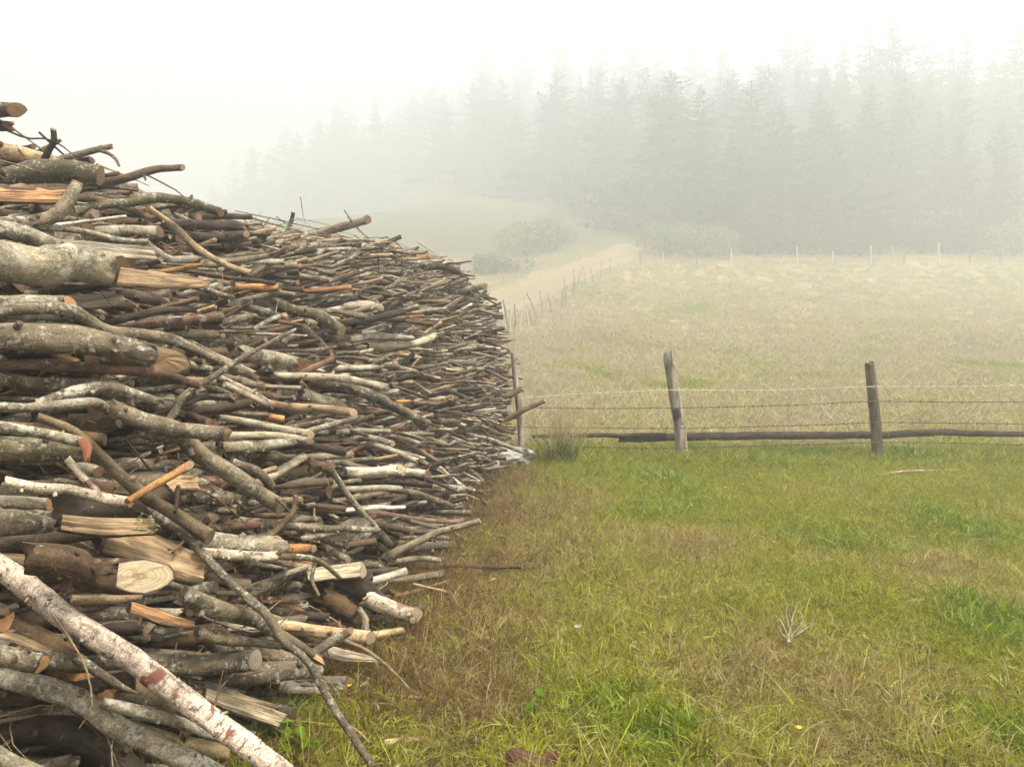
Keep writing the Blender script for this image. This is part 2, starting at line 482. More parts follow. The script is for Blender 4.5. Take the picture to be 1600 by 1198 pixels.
def tube(P, rad, sides=8, segs=8, rng=None, rough=.08, cut0=None, cut1=None, jag0=0., jag1=0., flat=None, wob=0.0):
    """tapered, knobbly tube; cut0/cut1: plane normals of slanted ends; jag: splintered ends; flat=(normal, height): cleft side"""
    rng = rng or np.random
    C = catmull(P, segs + 1)
    rad = np.interp(np.linspace(0, 1, segs + 1), np.linspace(0, 1, len(rad)), rad)
    L = np.linalg.norm(C[-1] - C[0])
    s = np.concatenate([[0], np.cumsum(np.linalg.norm(np.diff(C, axis=0), axis=1))])
    if wob > 0:
        T0, U0, V0 = frames(C)
        w1 = sum(np.sin(s * f + rng.rand() * 6.3) * a for f, a in ((3.1, .5), (7.3, .3), (15, .15)))
        w2 = sum(np.sin(s * f + rng.rand() * 6.3) * a for f, a in ((2.7, .5), (6.1, .3), (13, .15)))
        env = np.sin(np.linspace(.15, math.pi - .15, segs + 1))
        C = C + (U0 * w1[:, None] + V0 * w2[:, None]) * (wob * env)[:, None]
    T, U, V = frames(C)
    th = np.linspace(0, 2 * math.pi, sides, endpoint=False)
    S_, TH = np.meshgrid(s, th, indexing='ij')
    rn = 1 + rough * (np.sin(S_ * 11 + TH + rng.rand() * 6) * .5 + np.sin(S_ * 23 - 2 * TH + rng.rand() * 6) * .35 + np.sin(S_ * 5 + 3 * TH + rng.rand() * 6) * .4 + (rng.rand(segs + 1, sides) - .5) * 1.1)
    rr = rad[:, None] * rn
    off = (U[:, None, :] * np.cos(TH)[..., None] + V[:, None, :] * np.sin(TH)[..., None]) * rr[..., None]
    if flat is not None:
        nf = np.asarray(flat[0], float); nf = nf / np.linalg.norm(nf)
        ex = np.maximum(0, off @ nf - flat[1] * rad[:, None])
        off = off - ex[..., None] * nf
    vv = C[:, None, :] + off
    for k, cn, jg in ((0, cut0, jag0), (-1, cut1, jag1)):
        if cn is not None:
            den = np.dot(T[k], cn)
            if abs(den) > .12: vv[k] = vv[k] - T[k] * ((off[k] @ cn) / den)[:, None]
        if jg: vv[k] = vv[k] + T[k] * ((rng.rand(sides) - .5) * 2 * jg * rad[k])[:, None]
    i = (np.arange(segs)[:, None] * sides + np.arange(sides)[None, :])
    j = (np.arange(segs)[:, None] * sides + (np.arange(sides)[None, :] + 1) % sides)
    q = np.stack([i.ravel(), j.ravel(), (j + sides).ravel(), (i + sides).ravel()], 1)
    seed = rng.rand() * 60
    bk = np.stack([S_ + seed, np.cos(TH) * rr + seed * .37, np.sin(TH) * rr], -1).reshape(-1, 3)
    return dict(v=vv.reshape(-1, 3), q=q, bk=bk, rings=vv, C=C, T=T, U=U, V=V, rad=rad, s=s, sides=sides, segs=segs)

def disc(ring, n, dome=.0, rng=None, rough=.0):
    """cap over a ring of points: rim, one inner ring and a centre"""
    c = ring.mean(0); k = len(ring); rng = rng or np.random
    r1 = c + (ring - c) * .55
    r = np.linalg.norm(ring - c, axis=1).mean()
    r1 = r1 + n * (dome * r * .7 + (rng.rand(k, 1) - .5) * rough * r)
    cc = c + n * dome * r
    v = np.vstack([ring, r1, cc[None]])
    a = np.arange(k); b = (a + 1) % k
    q = np.stack([a, b, b + k, a + k], 1); t = np.stack([a + k, b + k, np.full(k, 2 * k)], 1)
    th = np.linspace(0, 2 * math.pi, k, endpoint=False); sd = rng.rand() * 40
    bk = np.vstack([np.stack([np.ones(k), np.cos(th) + sd, np.sin(th) + sd], 1), np.stack([np.full(k, .55), .55 * np.cos(th) + sd, .55 * np.sin(th) + sd], 1), [[0, sd, sd]]])
    return v, q, t, bk

BARKS = {   # bark colour + lichen amount, (band, moss, bare)
    'grey':   ((.150, .122, .086, .42), (0, .10, 0)),
    'pale':   ((.245, .212, .152, .55), (0, .05, 0)),
    'dark':   ((.055, .040, .028, .16), (0, .10, 0)),
    'brown':  ((.115, .074, .043, .20), (0, .0, 0)),
    'red':    ((.150, .088, .064, .30), (.15, 0, 0)),
    'birch':  ((.440, .385, .310, .10), (.75, 0, 0)),
    'pink':   ((.440, .370, .320, .15), (.95, 0, 0)),
    'white':  ((.450, .410, .345, .10), (.22, 0, .4)),
    'bare':   ((.310, .230, .145, .05), (0, 0, 1)),
    'orange': ((.350, .180, .075, .0), (0, 0, 1)),
    'mossy':  ((.125, .108, .066, .42), (0, .30, 0)),
}
for _k, (_t, _d) in list(BARKS.items()):
    BARKS[_k] = ((_t[0] * .88, _t[1] * .815, _t[2] * .69, _t[3]), _d)
WOODS = {'tan': (.37, .25, .135, 0), 'orange': (.42, .225, .10, 0), 'cream': (.42, .335, .205, 0), 'rust': (.27, .105, .05, 0), 'brown': (.19, .115, .062, 0), 'greywood': (.27, .225, .16, 0)}
rngH = np.random.RandomState(11)

# ------------------------------------------------------------------ the wood pile: its shape
_pz = np.array([-.2, 0, .4, .8, 1.2, 1.6, 2.0, 2.4, 2.6, 2.9])
_pn = np.array([0, 0, .12, .35, .62, .90, 1.25, 1.70, 2.10, 3.6])
_pf = np.array([0, 0, -.08, -.12, -.06, .06, .24, .72, 1.40, 3.2])
def XS(y, z):
    """x of the pile's right flank at depth y and height z"""
    y = np.asarray(y, float); z = np.asarray(z, float)
    xb = -.93 + .10 * (y - 2.9)
    w = sstep(4.3, 9.0, y)
    return xb - (np.interp(z, _pz, _pn) * (1 - w) + np.interp(z, _pz, _pf) * w) - 3 * np.maximum(0, y - 9.8) - 1.0 * np.maximum(0, 2.9 - y)

def hit(u, v, default=None):
    r_ = ray(u, v)
    d = np.arange(1.6, 10.2, .02)
    p = CAM + r_ * d[:, None]
    ins = (p[:, 0] <= XS(p[:, 1], p[:, 2])) & (p[:, 2] < 2.75)
    k = np.argmax(ins)
    if ins[k]: return d[k]
    return default

PILE = []       # every stick: dict(P, rad, bark, ...)

# traced big pieces: pixel points, widths in pixels, bark, kind, options
def hero(pts, w, bark, label, cat='branch', name=None, lift=.12, dep=None, cut=None, jag=None, end0=None, split=None, slant=None, twigs=(), tail=None, wob=.017):
    n = len(pts)
    ds = [hit(*p) for p in pts]
    if dep is not None:
        dd = np.linspace(dep[0], dep[-1], n)
    else:
        known = [(k, d) for k, d in enumerate(ds) if d is not None]
        if not known: known = [(0, 5.0)]
        ks = [k for k, _ in known]; vs = [d for _, d in known]
        if len(ks) >= 2:
            a = np.polyfit(ks, vs, 1)
            lat = np.abs(np.diff([p[0] for p in pts])).sum() * np.mean(vs) / FPX + .05
            sl = np.clip(a[0], -.6 * lat / (n - 1), .75 * lat / (n - 1))
            mid = np.mean(vs) - sl * np.mean(ks)
            dd = mid + sl * np.arange(n)
            # keep the whole piece outside the flank
            over = max([dd[k] - ds[k] for k in ks])
            dd = dd - max(0, over) * .6
        else:
            dd = np.full(n, vs[0])
        dd = np.maximum(dd - lift, 1.75)
    P = np.array([at(u, v_, d) for (u, v_), d in zip(pts, dd)])
    ws = np.interp(np.linspace(0, 1, n), np.linspace(0, 1, len(w)), w)
    rad = ws * dd / FPX / 2
    P[:, 2] = np.maximum(P[:, 2], rad * .7 + H(P[:, 0], P[:, 1]) * 0)
    if n > 3: P[1:-1] += rngH.normal(0, .30, (n - 2, 3)) * rad[1:-1, None]
    tw = []
    for tpts, tw_w in twigs:
        td = np.interp([t[0] for t in tpts], sorted([p[0] for p in pts]), [x for _, x in sorted(zip([p[0] for p in pts], dd))])
        d0 = td[0]
        tP = np.array([at(u, v_, d0 - .02 * k) for k, (u, v_) in enumerate(tpts)])
        tw.append((tP, np.array(tw_w) * d0 / FPX / 2))
    PILE.append(dict(P=P, rad=rad, bark=bark, label=label, cat=cat, name=name or cat.replace(' ', '_'), cut=cut, jag=jag, end0=end0, split=split, slant=slant, twigs=tw, tail=tail, hero=True, wob=wob))

h = hero
# --- along the crest
h([(-70, 168), (27, 172)], (24, 22), 'mossy', 'short mossy log stub jutting out highest of all above the pile', 'log', dep=(4.0, 4.0), cut='brown')
h([(-60, 188), (14, 197)], (20, 16), 'dark', 'dark log with a splintered orange end just under the topmost stub', 'log', dep=(4.05, 4.05), jag='orange')
h([(-10, 195), (40, 215), (70, 216), (95, 227), (118, 246)], (3.4, 3, 2.6, 2.2, 1.6), 'dark', 'thin wiry twig arching over the crest of the pile', 'twig', dep=(4.2, 4.2), wob=.004)
h([(66, 262), (76, 240), (82, 220), (83, 202)], (11, 10, 9, 8), 'dark', 'dark crooked stub standing upright on the crest', 'branch', dep=(4.25, 4.2), cut='brown', wob=.004)
h([(60, 262), (110, 247), (150, 234), (172, 229)], (11, 11, 10, 8), 'grey', 'crooked crest branch ending in a hooked drooping fork', 'branch', dep=(4.4, 4.5), jag='rust', twigs=[([(155, 235), (170, 240), (180, 248), (186, 259)], (6, 5, 5, 4))])
h([(36, 247), (70, 228), (92, 220)], (8, 7, 6), 'grey', 'slim grey stick slanting up behind the upright stub', 'branch', dep=(4.5, 4.5), jag='brown')
h([(0, 243), (28, 232), (52, 229)], (10, 10, 9), 'dark', 'dark blunt stick lying flat beside the upright stub', 'branch', dep=(4.45, 4.45), cut='brown')
h([(-40, 232), (40, 247), (112, 263)], (24, 24, 20), 'bare', 'pale debarked log lying along the crest behind the upright stub', 'log', dep=(4.3, 4.5), cut='greywood')
h([(95, 263), (143, 250)], (14, 12), 'dark', 'short dark stick with a sawn end beside the pale debarked crest log', 'branch', dep=(4.45, 4.5), cut='brown')
h([(-20, 285), (60, 275), (110, 273), (157, 276)], (34, 36, 37, 30), 'mossy', 'thick lichen-covered log under the upright crooked stub', 'log', dep=(4.0, 4.15), cut='brown')
h([(150, 288), (205, 277), (245, 266), (286, 262)], (15, 13, 11, 10), 'brown', 'long reddish-brown stick poking out over the sky from the crest', 'branch', dep=(4.5, 4.8), cut='tan', twigs=[([(222, 270), (226, 278), (227, 281)], (5, 4, 3))])
h([(-60, 302), (100, 304)], (27, 29), 'brown', 'bright orange split log with a squared end near the crest', 'split log', split=('orange', .05), cut='orange', lift=.25)
h([(-5, 352), (50, 349), (88, 330), (110, 305), (122, 285)], (24, 23, 22, 20, 17), 'grey', 'bent smooth grey-brown log curving upward below the orange split log', 'log', cut='brown', lift=.2)
h([(100, 340), (150, 322), (205, 314), (245, 310), (290, 316), (345, 333)], (12, 13, 14, 16, 15, 14), 'mossy', 'long arched mossy branch ending at the sky below the crest', 'branch', lift=.2, cut='brown')
h([(233, 326), (268, 357), (305, 388), (350, 410), (392, 426)], (11, 12, 11, 10, 9), 'bare', 'smooth pale diagonal pole with a rounded top slanting down from the crest', 'branch', lift=.26, cut='greywood')
h([(58, 356), (120, 359), (180, 371), (228, 377)], (9, 10, 10, 8), 'pale', 'silvery thin branch running just above the biggest log', 'branch', lift=.2, jag='tan')
h([(140, 361), (200, 361), (250, 363)], (16, 17, 17), 'pale', 'pale straight stick with a dark sawn end above the biggest log', 'branch', lift=.14, cut='brown')
h([(70, 385), (150, 388), (240, 397)], (28, 27, 22), 'pale', 'cleft grey plank-like log wedged behind the biggest log', 'split log', split=('greywood', .1), jag='tan', lift=.16)
h([(265, 350), (330, 352), (378, 358)], (15, 16, 15), 'dark', 'dark thick stick with a ragged red-brown end at the sky line', 'branch', jag='rust', lift=.15)
h([(285, 368), (385, 366)], (14, 12), 'dark', 'dark stick directly under the ragged red-brown one at the sky line', 'branch', cut='brown', lift=.12)
h([(224, 376), (248, 392), (268, 405), (305, 404)], (11, 12, 13, 11), 'white', 'short elbowed stick with silvery top and torn orange tip', 'branch', jag='orange', lift=.2)
h([(-70, 396), (40, 405), (110, 413), (186, 425)], (66, 64, 58, 48), 'pale', 'biggest pale lichen-spotted log with a sawn face and a long torn tongue of wood', 'log', name='log', cut='brown', lift=.3, tail=((186, 432), (250, 438), (322, 443), 30, 'tan'))
h([(-40, 352), (40, 372), (100, 388), (165, 407)], (28, 28, 25, 20), 'pale', 'pale lichen-covered log lying against the top of the biggest log', 'log', lift=.3)
# --- left middle
h([(-50, 477), (40, 477), (108, 474)], (28, 28, 26), 'pale', 'pale lichen-spotted log with a fresh orange sawn end below the biggest log', 'log', cut='orange', lift=.24)
h([(105, 473), (150, 468), (188, 462)], (26, 25, 22), 'grey', 'short cleft log beside the fresh orange sawn end', 'split log', split=('greywood', .2), lift=.18)
h([(175, 458), (215, 464), (256, 472)], (22, 21, 16), 'dark', 'dark knotty log end right of the short cleft log', 'log', jag='tan', lift=.16)
h([(-30, 492), (55, 480), (115, 491), (165, 514), (210, 524), (262, 534), (330, 560), (402, 592)], (14, 20, 22, 20, 19, 18, 14, 10), 'grey', 'very long wavy pinkish-grey branch sweeping down across the left of the pile', 'branch', lift=.3, jag='tan')
h([(-60, 530), (40, 537), (120, 547), (196, 553), (250, 560)], (44, 44, 43, 41, 40), 'grey', 'thick grey log cut on a long slant showing tan wood', 'log', slant='tan', lift=.26)
h([(-50, 568), (60, 574), (150, 579), (255, 587), (312, 602)], (19, 18, 18, 17, 10), 'red', 'reddish-purple branch under the slant-cut grey log', 'branch', lift=.2, jag='tan')
h([(-40, 590), (60, 594), (180, 602)], (24, 23, 22), 'grey', 'dull grey log beneath the reddish-purple branch', 'log', lift=.1)
h([(55, 632), (120, 616), (180, 614), (246, 628)], (14, 20, 23, 16), 'pale', 'pale bowed branch with a cream torn tip below the reddish-purple branch', 'branch', jag='cream', lift=.18)
h([(-40, 636), (40, 640), (130, 629), (152, 634), (186, 662)], (17, 17, 17, 15, 10), 'pale', 'elbow-shaped pale branch bending sharply downward', 'branch', lift=.24, jag='cream')
h([(170, 634), (222, 650), (268, 676), (315, 712), (375, 752), (440, 792)], (24, 27, 30, 28, 26, 24), 'grey', 'stout forked grey limb running diagonally down through the middle of the pile', 'log', name='limb', lift=.3, cut='greywood', twigs=[([(262, 672), (300, 673), (356, 679)], (25, 24, 22))])
h([(350, 681), (420, 683), (484, 689)], (12, 11, 10), 'pale', 'thin pale stick continuing from the fork of the stout grey limb', 'branch', lift=.24, cut='greywood')
h([(256, 668), (272, 643), (292, 622), (330, 590), (372, 562), (430, 530), (462, 514)], (13, 13, 12, 11, 9, 7, 4), 'grey', 'lichened branch slanting up to the right across the other sticks', 'branch', lift=.42, twigs=[([(292, 622), (304, 616), (308, 613)], (7, 7, 6))])
h([(60, 650), (110, 678), (160, 712), (215, 760), (275, 803), (328, 840)], (13, 16, 19, 20, 22, 24), 'bare', 'smooth bare tan pole slanting down from under the elbow-shaped branch', 'branch', name='pole', lift=.36, cut='cream')
h([(-40, 660), (30, 669), (90, 680), (128, 690)], (18, 18, 18, 17), 'pale', 'pale knotted branch with a torn rust-red hanging end', 'branch', lift=.44, jag='rust', tail=((128, 684), (136, 700), (136, 718), 17, 'rust'))
h([(-60, 702), (40, 701), (128, 700)], (44, 42, 38), 'mossy', 'thick olive mossy log left of the bare tan pole', 'log', lift=.16)
h([(8, 750), (60, 757), (110, 767), (160, 777), (204, 785)], (15, 17, 17, 18, 17), 'birch', 'silvery white branch with dark knots and a fresh orange cut end', 'branch', lift=.36, cut='orange')
h([(-50, 782), (20, 786), (76, 788)], (20, 20, 19), 'pale', 'short grey-green branch with a rounded orange end under the silvery knotted branch', 'branch', lift=.3, cut='orange')
h([(-60, 818), (20, 818), (78, 812)], (46, 44, 38), 'grey', 'thick grey log below the silvery knotted branch', 'log', lift=.16)
h([(200, 782), (250, 752), (296, 726)], (11, 13, 14), 'orange', 'snapped stick showing raw orange wood, lying across the bare tan pole', 'branch', lift=.46, cut='tan')
h([(214, 758), (246, 800), (278, 830), (320, 873), (372, 920), (415, 956), (447, 998), (482, 1037), (525, 1105), (584, 1200)], (9, 11, 13, 14, 14, 14, 13, 13, 13, 13), 'grey', 'longest slender grey branch reaching down across the pile to the grass', 'branch', dep=(2.75, 2.62), lift=.4, cut='greywood', wob=.006)
h([(105, 716), (128, 745), (152, 768)], (11, 12, 10), 'birch', 'short spotted twig wedged above the silvery knotted branch', 'branch', lift=.3)
h([(272, 800), (274, 780), (278, 758)], (7, 7, 6), 'dark', 'small dark peg standing upright by the bare tan pole', 'twig', name='peg', lift=.44, cut='brown')
h([(372, 548), (420, 560), (470, 573)], (24, 25, 24), 'pale', 'straight grey log with a dark red sawn end in mid pile', 'log', lift=.2, cut='rust')
h([(310, 540), (340, 556), (395, 582)], (10, 11, 9), 'pale', 'thin pale branch crossing beneath the upslanting lichened branch', 'branch', lift=.26, jag='orange')
h([(336, 588), (390, 615), (418, 628)], (11, 12, 9), 'birch', 'lichen-spotted stick with a shredded cream tip in mid pile', 'branch', lift=.24, jag='cream')
h([(340, 652), (410, 663), (486, 678)], (10, 13, 15), 'pale', 'pale tapering stick with a smooth yellowish tip in mid pile', 'branch', lift=.26, cut='cream')
h([(300, 770), (345, 775), (385, 778)], (22, 24, 20), 'mossy', 'mossy stub log under the stout forked limb', 'log', lift=.12)
h([(345, 700), (400, 698), (462, 690)], (18, 19, 14), 'pale', 'pale tapered log right below the fork of the stout limb', 'log', lift=.18)
h([(360, 722), (400, 735), (425, 760)], (16, 16, 12), 'grey', 'short crooked branch bending down beside the stout forked limb', 'branch', lift=.24)
h([(262, 760), (306, 752)], (26, 26), 'brown', 'small split billet with tan wood beside the snapped orange stick', 'split log', name='billet', split=('tan', .0), jag='tan', lift=.3)
# --- lower left
h([(96, 815), (170, 818), (240, 822)], (28, 32, 28), 'brown', 'brown cleft log lying behind the bare tan pole', 'split log', split=('tan', .1), lift=.14)
h([(40, 872), (110, 880), (150, 886), (215, 900)], (50, 52, 54, 54), 'brown', 'stout log sawn obliquely with a large cream oval face', 'log', slant='cream', lift=.36)
h([(165, 838), (240, 862), (316, 890)], (60, 62, 52), 'grey', 'broad half log with tan cleft top and dark underside', 'split log', split=('tan', .15), lift=.02)
h([(-30, 880), (40, 884), (96, 895)], (26, 28, 22), 'grey', 'half log with a tan end left of the cream oval face', 'split log', split=('tan', .3), lift=.12, cut='tan')
h([(-40, 858), (45, 920), (105, 962), (200, 1032), (290, 1097), (370, 1150), (450, 1215)], (34, 36, 37, 38, 37, 36, 35), 'pink', 'long pinkish-white birch log with rusty bark scars in the lower corner', 'log', dep=(2.35, 2.45), cut='tan')
h([(-40, 1050), (40, 1072), (110, 1100), (180, 1128), (250, 1160), (345, 1215)], (34, 34, 35, 35, 34, 34), 'pale', 'smooth grey log lying parallel below the pinkish birch log', 'log', dep=(2.4, 2.5))
h([(-30, 1018), (30, 1026), (66, 1036)], (32, 34, 30), 'grey', 'short grey log with a split orange end under the pinkish birch log', 'log', cut='orange', lift=.3)
h([(-20, 985), (40, 1005), (80, 1018)], (14, 16, 12), 'bare', 'narrow tan sliver of split wood behind the short grey log', 'split log', name='split_stick', split=('tan', .0), lift=.2)
h([(-20, 960), (8, 968)], (44, 40), 'dark', 'dark log end with a rough orange face at the pile\'s lower left', 'log', cut='orange', lift=.3)
h([(60, 1028), (130, 1036), (200, 1042), (290, 1034), (400, 1030)], (26, 27, 29, 34, 34), 'grey', 'grey lichened log lying level behind the pinkish birch log', 'log', lift=.16, cut='greywood')
h([(120, 1026), (170, 1056), (216, 1082)], (16, 16, 3), 'grey', 'grey stick whittled to a sharp point between the two lower logs', 'branch', lift=.32)
h([(-40, 1128), (60, 1150), (130, 1168), (195, 1188)], (64, 64, 60, 50), 'dark', 'rough dark mossy log in the lower corner below the smooth grey log', 'log', dep=(2.55, 2.65), jag='tan')
h([(-60, 1140), (0, 1178), (62, 1215)], (34, 34, 34), 'pale', 'pale yellowish lichen-crusted log end in the very lowest corner', 'log', dep=(2.15, 2.25))
h([(322, 1082), (380, 1102), (442, 1126)], (20, 26, 26), 'grey', 'half-round split billet with a pale flat side near the weeds', 'split log', name='billet', split=('cream', .1), cut='greywood', lift=.1)
h([(160, 1098), (230, 1120), (285, 1136), (338, 1152)], (20, 20, 19, 8), 'pale', 'pale grey branch with a shredded pointed end behind the pinkish birch log', 'branch', lift=.24, jag='cream')
h([(284, 930), (340, 950), (400, 966), (450, 996), (502, 1032)], (30, 30, 24, 17, 12), 'grey', 'branch with jagged peeling bark and a bare orange tip', 'branch', lift=.34, jag='orange', tail=((420, 980), (460, 1003), (504, 1033), 14, 'orange'))
h([(112, 936), (170, 932), (218, 929)], (15, 17, 16), 'bare', 'smooth brown bare stick beneath the cream oval face', 'branch', lift=.2)
h([(205, 948), (255, 962), (304, 976)], (20, 22, 12), 'brown', 'torn yellow-brown slab of wood beneath the cream oval face', 'split log', name='slab', split=('orange', .0), jag='orange', lift=.22)
h([(315, 845), (370, 848), (430, 851)], (32, 34, 33), 'pale', 'fat pale log with round lichen discs and a torn end', 'log', lift=.2, jag='tan')
h([(316, 862), (370, 864), (432, 868)], (15, 17, 15), 'birch', 'whitish stick lying along the underside of the fat lichen-disc log', 'branch', lift=.28, jag='rust')
h([(430, 860), (490, 857)], (18, 13), 'orange', 'short orange bare stub right of the fat lichen-disc log', 'branch', name='stub', lift=.2, cut='tan')
h([(408, 868), (470, 871), (500, 880), (532, 904)], (9, 10, 9, 6), 'grey', 'thin kinked branch drooping to a point over the dark hollow', 'branch', lift=.28, twigs=[([(492, 878), (488, 905), (498, 930)], (7, 6, 5))])
h([(308, 986), (360, 1000), (385, 1006), (438, 1010)], (24, 20, 14, 11), 'grey', 'tapering grey branch with lichened tip behind the longest slender branch', 'branch', lift=.22)
h([(80, 957), (112, 1005), (134, 1045), (143, 1100), (124, 1136)], (4, 3.4, 3, 3, 2), 'bare', 'thin dry vine hanging in a curl over the grey logs', 'vine', dep=(2.25, 2.2), wob=.003)
# --- middle and right foot of the pile
h([(538, 736), (585, 735), (626, 733)], (16, 16, 15), 'white', 'bright white birch stick with a peeled ring at its end', 'branch', lift=.34, cut='cream')
h([(620, 737), (668, 741)], (13, 12), 'white', 'short white stick poking out from behind the bright birch stick', 'branch', lift=.28, cut='brown')
h([(535, 764), (580, 762), (626, 764)], (10, 10, 9), 'pale', 'pale stick with dark flecks under the bright white birch stick', 'branch', lift=.26)
h([(478, 722), (515, 731)], (20, 17), 'brown', 'brown stub log with torn orange fibres near the bright birch stick', 'log', name='stub', lift=.22, jag='orange')
h([(515, 730), (545, 776), (582, 815), (612, 850)], (10, 10, 11, 10), 'pale', 'pale straight diagonal stick slanting down from the brown stub', 'branch', lift=.36)
h([(538, 798), (585, 795), (632, 792)], (7, 9, 5), 'white', 'white peeled stick crossing the pale diagonal one', 'branch', lift=.24)
h([(435, 822), (500, 824), (562, 826)], (12, 13, 11), 'grey', 'level grey branch low in the pile behind the crooked upright twig', 'branch', lift=.2)
h([(424, 836), (444, 812), (455, 795), (462, 774)], (9, 9, 8, 7), 'brown', 'crooked forked twig standing upright low in the pile', 'twig', lift=.34, cut='brown', twigs=[([(452, 798), (444, 790), (430, 778)], (5, 4, 3))])
h([(600, 872), (650, 845), (690, 829), (750, 813)], (12, 12, 11, 9), 'grey', 'dark lichened branch angled upward over the tawny grass', 'branch', dep=(4.55, 4.75), cut='tan')
h([(470, 842), (530, 835), (592, 828)], (9, 10, 8), 'pale', 'slim pale branch low in the pile rising slightly to its tip', 'branch', lift=.26)
h([(610, 852), (660, 853), (706, 850)], (13, 13, 11), 'pale', 'silvery stick with a sawn tip just over the grass', 'branch', lift=.16, cut='brown')
h([(605, 880), (650, 876), (688, 876)], (9, 9, 8), 'pale', 'short silvery stick resting on the grass at the pile\'s foot', 'branch', dep=(4.9, 5.0), cut='cream')
h([(628, 886), (700, 888), (760, 886), (816, 886)], (7, 7, 7, 6), 'brown', 'long thin stick lying by itself out on the grass', 'stick', dep=(4.95, 4.98), cut='tan')
h([(645, 912), (700, 925)], (4, 4), 'bare', 'thin bare twig lying in the tawny grass beyond the birch log end', 'twig', dep=(4.5, 4.5), wob=.004)
h([(492, 885), (545, 915), (592, 945)], (34, 36, 34), 'dark', 'thick dark-barked log whose white birch neighbour juts onto the grass', 'log', lift=.16)
h([(568, 932), (610, 946), (650, 962)], (25, 26, 26), 'birch', 'white birch log end jutting out over the grass', 'log', dep=(3.9, 3.95), cut='cream')
h([(500, 925), (530, 942), (556, 962)], (28, 30, 24), 'brown', 'shaggy-barked log leaning into the dark hollow', 'log', lift=.12, cut='brown')
h([(480, 900), (530, 895), (566, 890)], (22, 26, 27), 'pale', 'pale squared split block with a grey end by the dark hollow', 'split log', name='split_block', split=('cream', .2), cut='greywood', lift=.2)
h([(548, 962), (600, 966), (640, 974)], (10, 10, 9), 'pale', 'slim pale stick lying under the white birch log end', 'branch', dep=(3.95, 3.95), cut='cream')
h([(438, 978), (510, 985), (580, 996)], (20, 22, 21), 'bare', 'tan half-peeled log with a bright sawn end over the grass', 'log', dep=(3.35, 3.4), cut='cream')
h([(486, 1024), (520, 1003), (548, 985)], (17, 15, 12), 'grey', 'stubby forked branch pointing up at the pile\'s foot', 'branch', dep=(3.25, 3.3), cut='brown')
h([(538, 1000), (575, 1018), (610, 1045), (638, 1074)], (7, 6, 5, 3), 'bare', 'thin curved strip of bark bowing down to the grass', 'bark strip', dep=(3.2, 3.15), wob=.002)
h([(500, 1015), (545, 1024), (590, 1030)], (20, 19, 8), 'bare', 'thin pale board pointing out from the pile\'s foot', 'board', split=('greywood', .0), dep=(3.45, 3.5), lift=.05)
h([(440, 1072), (490, 1078), (544, 1086)], (36, 38, 40), 'dark', 'dark grey log resting on the grass at the pile\'s foot', 'log', split=('greywood', .55), cut='brown', dep=(3.3, 3.3))
h([(330, 1060), (420, 1052), (500, 1050)], (34, 34, 22), 'grey', 'weathered log under the longest slender branch', 'log', dep=(3.1, 3.2))
h([(560, 1005), (568, 975), (560, 950)], (13, 12, 10), 'pale', 'short prop stick standing under the tan half-peeled log', 'branch', dep=(3.6, 3.6))
# --- upper middle
h([(425, 470), (465, 482), (500, 497), (534, 518)], (14, 16, 18, 19), 'mossy', 'moss-capped branch with a round cream sawn end in the upper pile', 'branch', lift=.3, cut='cream')
h([(500, 509), (560, 505), (630, 486)], (11, 12, 11), 'dark', 'dark smooth branch curving up beside the round cream sawn end', 'branch', lift=.3)
h([(545, 530), (590, 525), (645, 528)], (11, 12, 8), 'white', 'white peeled stick under the dark smooth curving branch', 'branch', lift=.28)
h([(575, 540), (630, 540), (665, 530), (682, 522)], (10, 11, 11, 8), 'pale', 'smooth pale branch with an upturned tip in the upper right of the pile', 'branch', lift=.34, cut='cream')
h([(490, 368), (540, 352), (575, 343)], (13, 13, 13), 'grey', 'blunt lichened stub rising from the crest against the fog', 'branch', dep=(8.0, 8.0), cut='brown')
h([(560, 392), (600, 382), (626, 370)], (8, 8, 7), 'dark', 'dark stick tilting up from the crest beyond the blunt stub', 'branch', dep=(8.4, 8.5))
h([(600, 408), (650, 404), (672, 398)], (8, 8, 7), 'orange', 'orange-brown bare stick on the shoulder of the pile', 'branch', dep=(8.2, 8.4), cut='tan')
h([(620, 432), (670, 421), (700, 420), (717, 425)], (9, 11, 12, 11), 'dark', 'black-green crooked stick jutting out with a long thin twig', 'branch', dep=(8.3, 8.6), twigs=[([(690, 418), (700, 411), (716, 411), (736, 408)], (4, 3.4, 3, 2.4))])
h([(650, 470), (700, 458), (757, 447)], (11, 11, 9), 'mossy', 'greenish lichened stick reaching far out from the pile\'s shoulder', 'branch', dep=(8.2, 8.6), cut='brown')
h([(660, 462), (700, 452), (738, 447)], (6, 6, 5), 'dark', 'black twig just above the greenish lichened stick', 'branch', dep=(8.5, 8.8))
h([(670, 540), (730, 528), (789, 513)], (9, 8, 5), 'dark', 'dark thin stick reaching out toward the far track fence', 'branch', dep=(8.6, 8.8), cut='brown')
h([(735, 536), (760, 534), (778, 541)], (6, 6, 5), 'dark', 'small drooping twig end beneath the dark thin stick', 'twig', dep=(8.8, 8.9))
h([(405, 382), (450, 372), (496, 374)], (18, 22, 16), 'brown', 'broad brown slab of split wood near the crest by the green lichen', 'split log', name='slab', split=('brown', .0), lift=.2, dep=(7.0, 7.3))
h([(448, 364), (453, 348), (458, 332)], (7, 6, 6), 'dark', 'dark snag standing on the crest beside the green lichen', 'twig', name='snag', dep=(7.4, 7.4))
h([(500, 385), (512, 368), (522, 356)], (6, 6, 5), 'dark', 'thin dark snag leaning on the crest beyond the green lichen', 'twig', name='snag', dep=(7.4, 7.5))
